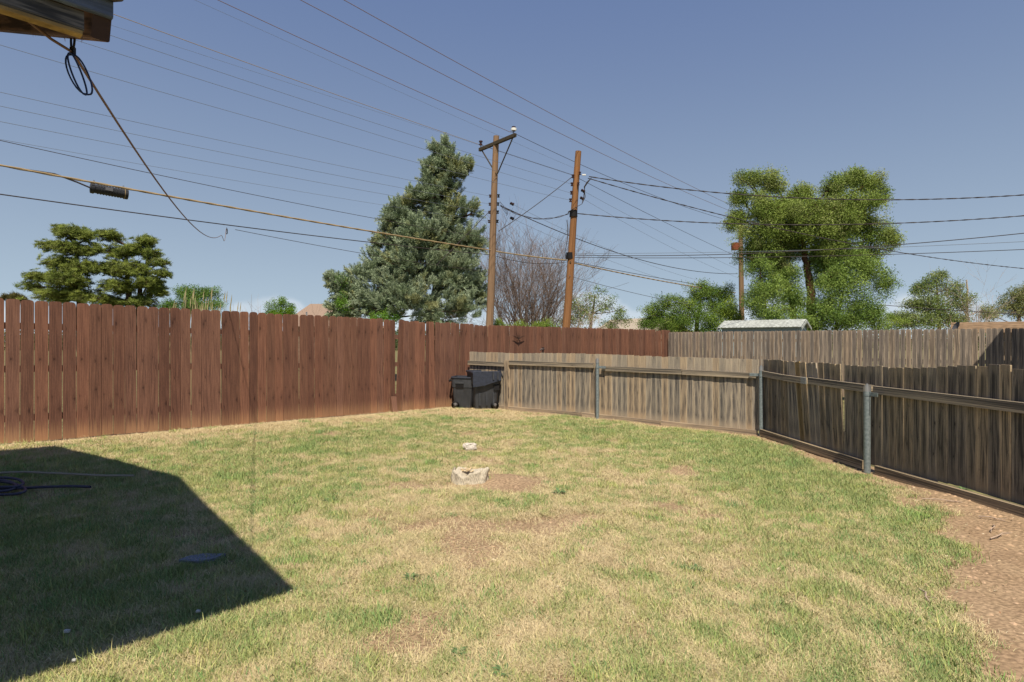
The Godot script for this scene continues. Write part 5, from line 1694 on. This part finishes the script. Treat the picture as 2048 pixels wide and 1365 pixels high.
	stone("rock", "small whitish rock in the grass beyond the pale stump", "rock", wg.call(-0.575, 7.98) + Vector3(0, 0.045, 0), Vector3(0.085, 0.05, 0.06), mat(Color(0.85, 0.77, 0.68), 0.9, M.tone, Vector3(9, 9, 9), true), 7)
	var slab := MB.new()
	slab.prism(Transform3D(Basis(Vector3(1, 0, 0), Vector3(0, 0, -1), Vector3(0, 1, 0)), wg.call(-2.12, 4.0) + Vector3(0, 0.03, 0)), PackedVector2Array([Vector2(-0.125, -0.06), Vector2(0.02, -0.085), Vector2(0.10, -0.03), Vector2(0.135, 0.055), Vector2(-0.02, 0.06), Vector2(-0.10, 0.01)]), 0.05, Rect2(0, 0, 1, 1), Vector2(0.3, 0.2))
	tag(put("flat_stone", slab.mesh(), mat(Color(0.32, 0.35, 0.42), 0.8, M.tone, Vector3(9, 9, 9), true)), "flat blue-grey stone lying in the shaded grass", "stone")
	var pale_scrap := mat(Color(0.5, 0.5, 0.48), 0.7)
	for q in [[396, 1238, 0.011, "tiny white scrap lying in the shade near the shadow's lower edge"], [133, 1276, 0.014, "tiny whitish scrap lying in the shaded grass, lower left"], [148, 1335, 0.009, "tiny pale scrap in the shaded grass nearest the camera"]]:
		var zz: float = 1755.0 / (q[1] - 682.5)
		var xx: float = (q[0] - 1024.0) / 1170.0 * zz
		stone("litter_scrap", q[3], "litter", wg.call(xx, zz) + Vector3(0, 0.035, 0), Vector3(q[2], q[2] * 0.5, q[2] * 0.8), pale_scrap, 5)

	# hose, coiled in the shade far left
	var hz := 6.9
	var hp := MB.new()
	var way := PackedVector3Array()
	var hr := PackedFloat32Array()
	var hc := Vector2(-5.15, 5.45)
	for i in 120:
		var t := i / 119.0
		var a := t * TAU * 3.2 + 2.4
		var r := 0.42 + 0.14 * sin(t * 17.0) + 0.14 * sin(t * 7.0)
		var x := hc.x + cos(a) * r * 1.15 * (1.0 + 0.08 * sin(i * 0.3))
		var z := hc.y + sin(a) * r * 0.42 + 0.05 * sin(i * 0.21)
		way.append(v(x, ground_h(x, z) + 0.05 + 0.012 * floor(t * 3.2) + 0.012 * sin(i * 0.5), z))
		hr.append(0.0125)
	var last := way[119]
	for i in 14:
		var t := (i + 1) / 14.0
		var x := lerpf(last.x, -4.05, t)
		var z := lerpf(-last.z, 5.6, t) + 0.04 * sin(t * 9.0)
		way.append(v(x, ground_h(x, z) + 0.045, z))
		hr.append(0.0125)
	hp.tube(way, hr, 8)
	tag(put("garden_hose", hp.mesh(), mat(Color(0.03, 0.034, 0.07), 0.45, null, Vector3.ONE, false, 0.5)), "dark blue garden hose coiled in the shaded grass at the left edge", "hose")
	var h2 := MB.new()
	var w2 := PackedVector3Array()
	var r2 := PackedFloat32Array()
	for i in 40:
		var t := i / 39.0
		var a := lerpf(3.6, 0.9, t)
		var x := -4.75 + cos(a) * 0.62
		var z := 5.6 + sin(a) * 0.36
		if t > 0.75:
			x += (t - 0.75) * 2.0
			z = lerpf(z, 5.98, (t - 0.75) * 4.0)
		w2.append(v(x, ground_h(x, z) + 0.06, z))
		r2.append(0.011)
	h2.tube(w2, r2, 8)
	tag(put("electric_cord", h2.mesh(), mat(Color(0.30, 0.27, 0.22), 0.5)), "pale thin hose curving over the grass beside the dark blue coil", "hose")

	# leafy weeds
	var wm := leaf_mat(0.3)
	for q in [[660, 1004, 0.13, "broad-leaved weed in the sunlit grass left of the stump"], [1118, 988, 0.15, "dark bushy weed in the grass right of the dirt mound"], [912, 874, 0.09, "small bright weed in the far grass above the small rock"], [864, 906, 0.09, "small bright weed left of the small whitish rock"], [920, 1310, 0.08, "bluish weed in the nearest grass left of centre"], [1010, 1350, 0.10, "leafy weed at the bottom edge near the centre"], [820, 1160, 0.10, "weed in the sunny grass right of the house shadow"], [1395, 1140, 0.10, "small weed in the dry grass right of centre"], [1890, 955, 0.14, "tall bright weed against the dark fence's foot at right"], [850, 808, 0.10, "weed at the foot of the red fence left of the bins"]]:
		var zz: float = 1755.0 / (q[1] - 682.5)
		var xx: float = (q[0] - 1024.0) / 1170.0 * zz
		if edge(xx, zz) < 0.12:
			var mv := 0.14 - edge(xx, zz)
			zz -= mv
			xx -= mv * 0.5
		weed(q[3], wg.call(xx, zz), q[2] * 0.75, wm, 16)
	# thin twigs on the bare earth at right
	for q in [[1890, 1010, 0.5, 0.34, "thin pale twig lying nearest the fence's metal post on the bare earth"], [1985, 1062, 2.3, 0.24, "short pale twig, middle one of three close together on the bare earth"], [2000, 1075, -0.5, 0.30, "longer pale twig nearest the right edge on the bare earth"], [1850, 1195, 1.9, 0.2, "thin pale twig where the grass meets the bare earth"], [1985, 1045, 0.9, 0.18, "shortest pale twig, upper one of three close together on the bare earth"]]:
		var zz: float = 1755.0 / (q[1] - 682.5)
		var xx: float = (q[0] - 1024.0) / 1170.0 * zz
		var tw := MB.new()
		var d: Vector3 = Vector3(cos(q[2]), 0, sin(q[2])) * q[3] * 0.5
		tw.tube(PackedVector3Array([-d, -d * 0.3 + Vector3(0.01, 0.012, 0.01), d * 0.4 + Vector3(-0.008, 0.008, 0), d]), PackedFloat32Array([0.005, 0.0045, 0.004, 0.002]), 5)
		tw.tube(PackedVector3Array([d * 0.1, d * 0.5 + Vector3(0.03, 0.02, 0.035)]), PackedFloat32Array([0.003, 0.0015]), 4)
		tag(put("twig", tw.mesh(), M.twig_pale, self, Transform3D(Basis(), wg.call(xx, zz) + Vector3(0, 0.012, 0))), q[4], "twig", "twigs on the bare earth")
	# clods and chips on the bare earth, too many to count
	var cm := MB.new()
	for i in 9:
		var a := TAU * i / 9.0
		var b := TAU * (i + 1) / 9.0
		var ra := 1.0 + 0.3 * sin(i * 2.3)
		var rb := 1.0 + 0.3 * sin(((i + 1) % 9) * 2.3)
		cm.tri(Vector3(0, 0.7, 0), Vector3(cos(b) * rb, 0, sin(b) * rb), Vector3(cos(a) * ra, 0, sin(a) * ra))
	var xf: Array[Transform3D] = []
	var cl := PackedColorArray()
	for i in 26000:
		var x := rr(-2.0, 5.0)
		var z := rr(1.8, 12.5)
		if not seen(x, z) or dirt(x, z) < rr(0.3, 0.9):
			continue
		var s := 0.003 + 0.018 * pow(rng.randf(), 5.0)
		xf.append(Transform3D(Basis(Vector3.UP, rr(0, TAU)).scaled(Vector3(s, s * rr(0.4, 0.9), s * rr(0.6, 1.2))), v(x, ground_h(x, z) - 0.001, z)))
		cl.append(Color(0.42, 0.29, 0.19) * rr(0.6, 1.25) if rng.randf() < 0.95 else Color(0.58, 0.48, 0.34))
	for i in 900:          # lumps banked along the foot of the right fence
		var z := rr(1.8, 6.2)
		var off := absf(rng.randfn()) * 0.28 + 0.04
		var x := 3.97 + 0.0702 * (9.3 - z) - off
		if not seen(x, z):
			continue
		var s := 0.005 + 0.022 * pow(rng.randf(), 3.0)
		xf.append(Transform3D(Basis(Vector3.UP, rr(0, TAU)).scaled(Vector3(s, s * rr(0.5, 0.9), s * rr(0.6, 1.2))), v(x, ground_h(x, z) - 0.002, z)))
		cl.append(Color(0.44, 0.30, 0.19) * rr(0.6, 1.15))
	var em := mat(Color(1, 1, 1), 0.95)
	em.vertex_color_use_as_albedo = true
	var co := scatter("dirt_clods", cm.mesh(), em, xf, cl)
	co.set_meta("label", "crumbs of brown earth and pale chips scattered on the bare ground")

# ---------------------------------------------------------------- lawn
func leaf_litter() -> void:
	var mb := MB.new()
	mb.quad(Vector3(-0.5, 0.05, 0), Vector3(-0.1, 0.22, -0.3), Vector3(0.5, 0.0, 0), Vector3(-0.1, 0.1, 0.3))
	mb.quad(Vector3(0.1, 0.1, 0.1), Vector3(0.35, 0.3, -0.1), Vector3(0.7, 0.22, 0.05), Vector3(0.4, 0.05, 0.2))
	var xf: Array[Transform3D] = []
	var cl := PackedColorArray()
	for i in 2600:
		var z := 1.4 + 10.0 * pow(rng.randf(), 1.3)
		var x := rr(-0.95, 0.95) * (z + 0.5)
		if not seen(x, z) or (edge(x, z) > 0.7 and rng.randf() < 0.72):
			continue
		var s := rr(0.008, 0.026)
		xf.append(Transform3D(Basis(Vector3(rng.randfn(), 2.0, rng.randfn()).normalized(), rr(0, TAU)).scaled(Vector3(s, s, s * rr(0.4, 0.9))), v(x, ground_h(x, z) + rr(0.004, 0.028), z)))
		cl.append(Color(0.50, 0.36, 0.20).lerp(Color(0.66, 0.58, 0.42), rng.randf()) * rr(0.6, 1.1) if rng.randf() < 0.8 else Color(0.30, 0.15, 0.08))
	var o := scatter("leaf_litter", mb.mesh(), M.straw, xf, cl)
	o.set_meta("label", "dry brown leaf scraps strewn in the lawn and along the fences")

func tuft(seed_: int, n: int, len: float, wid: float, lay: float, spread: float) -> ArrayMesh:
	var r := RandomNumberGenerator.new()
	r.seed = seed_
	var mb := MB.new()
	for i in n:
		var a := r.randf() * TAU
		var p := Vector3(r.randfn(0, spread), -0.004, r.randfn(0, spread))
		var d := Vector3(cos(a), 0, sin(a))
		var L := len * r.randf_range(0.45, 1.15)
		var tilt := clampf(lay + r.randfn(0, 0.22), 0.05, 1.5)
		var d1 := (Vector3.UP * cos(tilt * 0.6) + d * sin(tilt * 0.6)).normalized()
		var d2 := (Vector3.UP * cos(tilt) + d * sin(tilt)).normalized()
		var sd := Vector3(-sin(a), 0, cos(a)).rotated(Vector3.UP, r.randfn(0, 0.5)) * wid * r.randf_range(0.7, 1.2)
		var s := r.randf_range(0.75, 1.2)
		mb.tint = Color(s * r.randf_range(0.92, 1.08), s, s * r.randf_range(0.85, 1.1))
		var q := p + d1 * L * 0.5
		mb.quad(p - sd * 0.5, q - sd * 0.42, q + sd * 0.42, p + sd * 0.5)
		mb.tri(q - sd * 0.42, q + d2 * L * 0.55, q + sd * 0.42)
	return mb.mesh()

func lawn() -> void:
	var straw_m := [tuft(101, 18, 0.046, 0.0028, 1.42, 0.045), tuft(102, 16, 0.05, 0.0026, 1.25, 0.05)]
	var green_m := [tuft(111, 16, 0.041, 0.0034, 0.6, 0.022), tuft(112, 16, 0.05, 0.0032, 0.8, 0.027)]
	var long_m := [tuft(121, 18, 0.11, 0.0042, 0.75, 0.03)]
	var S := [[], [], [], [], []]
	for k in 5:
		S[k] = [[] as Array[Transform3D], PackedColorArray()]
	var tries := 0
	while tries < 400000:
		tries += 1
		# denser near the camera, where blades show
		var z := 1.3 + 12.5 * pow(rng.randf(), 1.25)
		var hw := 0.98 * z + 0.9
		if rng.randf() > hw / 12.0 * 1.1 and z > 3.0:
			if rng.randf() < 0.35:
				continue
		var x := rr(-minf(hw, 8.5), minf(hw, 4.6))
		if edge(x, z) < 0.03:
			continue
		var dt := dirt(x, z)
		if rng.randf() < dt * 1.02:
			continue
		var g := green(x, z)
		var near := 0.85 + 0.03 * z
		var y := ground_h(x, z)
		var pos := v(x, y, z)
		var isg := rng.randf() < smoothstep(0.2, 1.0, g) * 0.6
		if isg:
			var k := 2 + (rng.randi() % 2)
			var s := rr(0.45, 1.2) * (0.7 + 0.5 * g) * near * (1.5 if rng.randf() < 0.05 else 1.0)
			S[k][0].append(Transform3D(Basis(Vector3.UP, rr(0, TAU)).scaled(Vector3(s, s * rr(0.8, 1.1), s)), pos))
			var c := Color(0.38, 0.43, 0.17).lerp(Color(0.22, 0.32, 0.115), rng.randf())
			c = c.lerp(Color(0.52, 0.50, 0.22), clampf(rng.randf() * 1.1 - g * 0.75, 0, 1))
			S[k][1].append(c * rr(0.85, 1.15))
		else:
			var k := rng.randi() % 2
			var s := rr(0.5, 1.25) * near
			S[k][0].append(Transform3D(Basis(Vector3.UP, rr(0, TAU)).scaled(Vector3(s, s * rr(0.7, 1.3), s)), pos))
			var c := Color(0.72, 0.60, 0.37).lerp(Color(0.56, 0.445, 0.275), rng.randf())
			c = c.lerp(Color(0.50, 0.48, 0.22), smoothstep(0.05, 0.5, g) * rng.randf())
			S[k][1].append(c * rr(0.8, 1.15))
	# clumps of green blades, the look of this worn lawn
	for i in 15000:
		var z := 1.3 + 12.0 * pow(rng.randf(), 1.2)
		var hw := minf(0.98 * z + 0.9, 8.5)
		var cx := rr(-hw, minf(hw, 4.6))
		if edge(cx, z) < 0.06 or dirt(cx, z) > 0.55:
			continue
		var g := green(cx, z)
		if rng.randf() > 0.10 + 1.05 * g * g:
			continue
		var hue := Color(0.30, 0.44, 0.13).lerp(Color(0.19, 0.33, 0.13), rng.randf()) if rng.randf() < 0.7 else Color(0.44, 0.47, 0.17)
		var size := rr(0.02, 0.075)
		var tall := rr(0.6, 1.25) * (1.35 if rng.randf() < 0.1 else 1.0)
		for j in 3 + int(size * 110.0):
			var x := cx + rng.randfn() * size
			var zz := z + rng.randfn() * size
			if edge(x, zz) < 0.04:
				continue
			var k := 2 + (rng.randi() % 2)
			var s := tall * rr(0.6, 1.15) * (0.85 + 0.03 * z)
			S[k][0].append(Transform3D(Basis(Vector3.UP, rr(0, TAU)).scaled(Vector3(s, s * rr(0.8, 1.15), s)), v(x, ground_h(x, zz), zz)))
			S[k][1].append(hue * rr(0.8, 1.2))
	# longer seeding blades here and there, many along the lower edge of the shadow and in the shade
	for i in 13000:
		var z := rr(1.4, 9.0)
		var x := rr(-7.5, 3.6)
		if not seen(x, z) or dirt(x, z) > 0.4:
			continue
		var want := 0.06
		want += 0.95 * smoothstep(1.0, 0.3, Vector2((x + 1.5) / 0.9, (z - 2.6) / 0.45).length())
		want += 0.35 * smoothstep(1.2, 0.3, Vector2((x + 2.55) / 0.6, (z - 3.9) / 0.5).length())
		want += 0.4 * smoothstep(-4.2, -5.2, x) * smoothstep(4.6, 5.6, z) * smoothstep(8.4, 7.0, z)
		want += 0.10 * smoothstep(0.45, 0.7, green(x, z))
		if rng.randf() > want:
			continue
		var s := rr(0.45, 1.1)
		S[4][0].append(Transform3D(Basis(Vector3.UP, rr(0, TAU)).scaled(Vector3(s, s, s)), v(x, ground_h(x, z), z)))
		var c := Color(0.26, 0.36, 0.11).lerp(Color(0.60, 0.57, 0.24), pow(rng.randf(), 1.3))
		S[4][1].append(c * rr(0.85, 1.15))
	var names := ["dry_grass", "dry_grass", "grass", "grass", "grass"]
	var labels := ["straw-coloured dead grass lying matted over the lawn", "straw-coloured dead grass lying matted over the lawn", "short green grass growing in patches over the lawn", "short green grass growing in patches over the lawn", "longer green and yellowing blades standing above the lawn"]
	for k in 5:
		var o := scatter(names[k], straw_m[k] if k < 2 else (green_m[k - 2] if k < 4 else long_m[0]), M.straw if k < 2 else M.blade, S[k][0], S[k][1])
		o.set_meta("label", labels[k])
		o.set_meta("category", "grass")
		o.set_meta("group", "lawn grass")
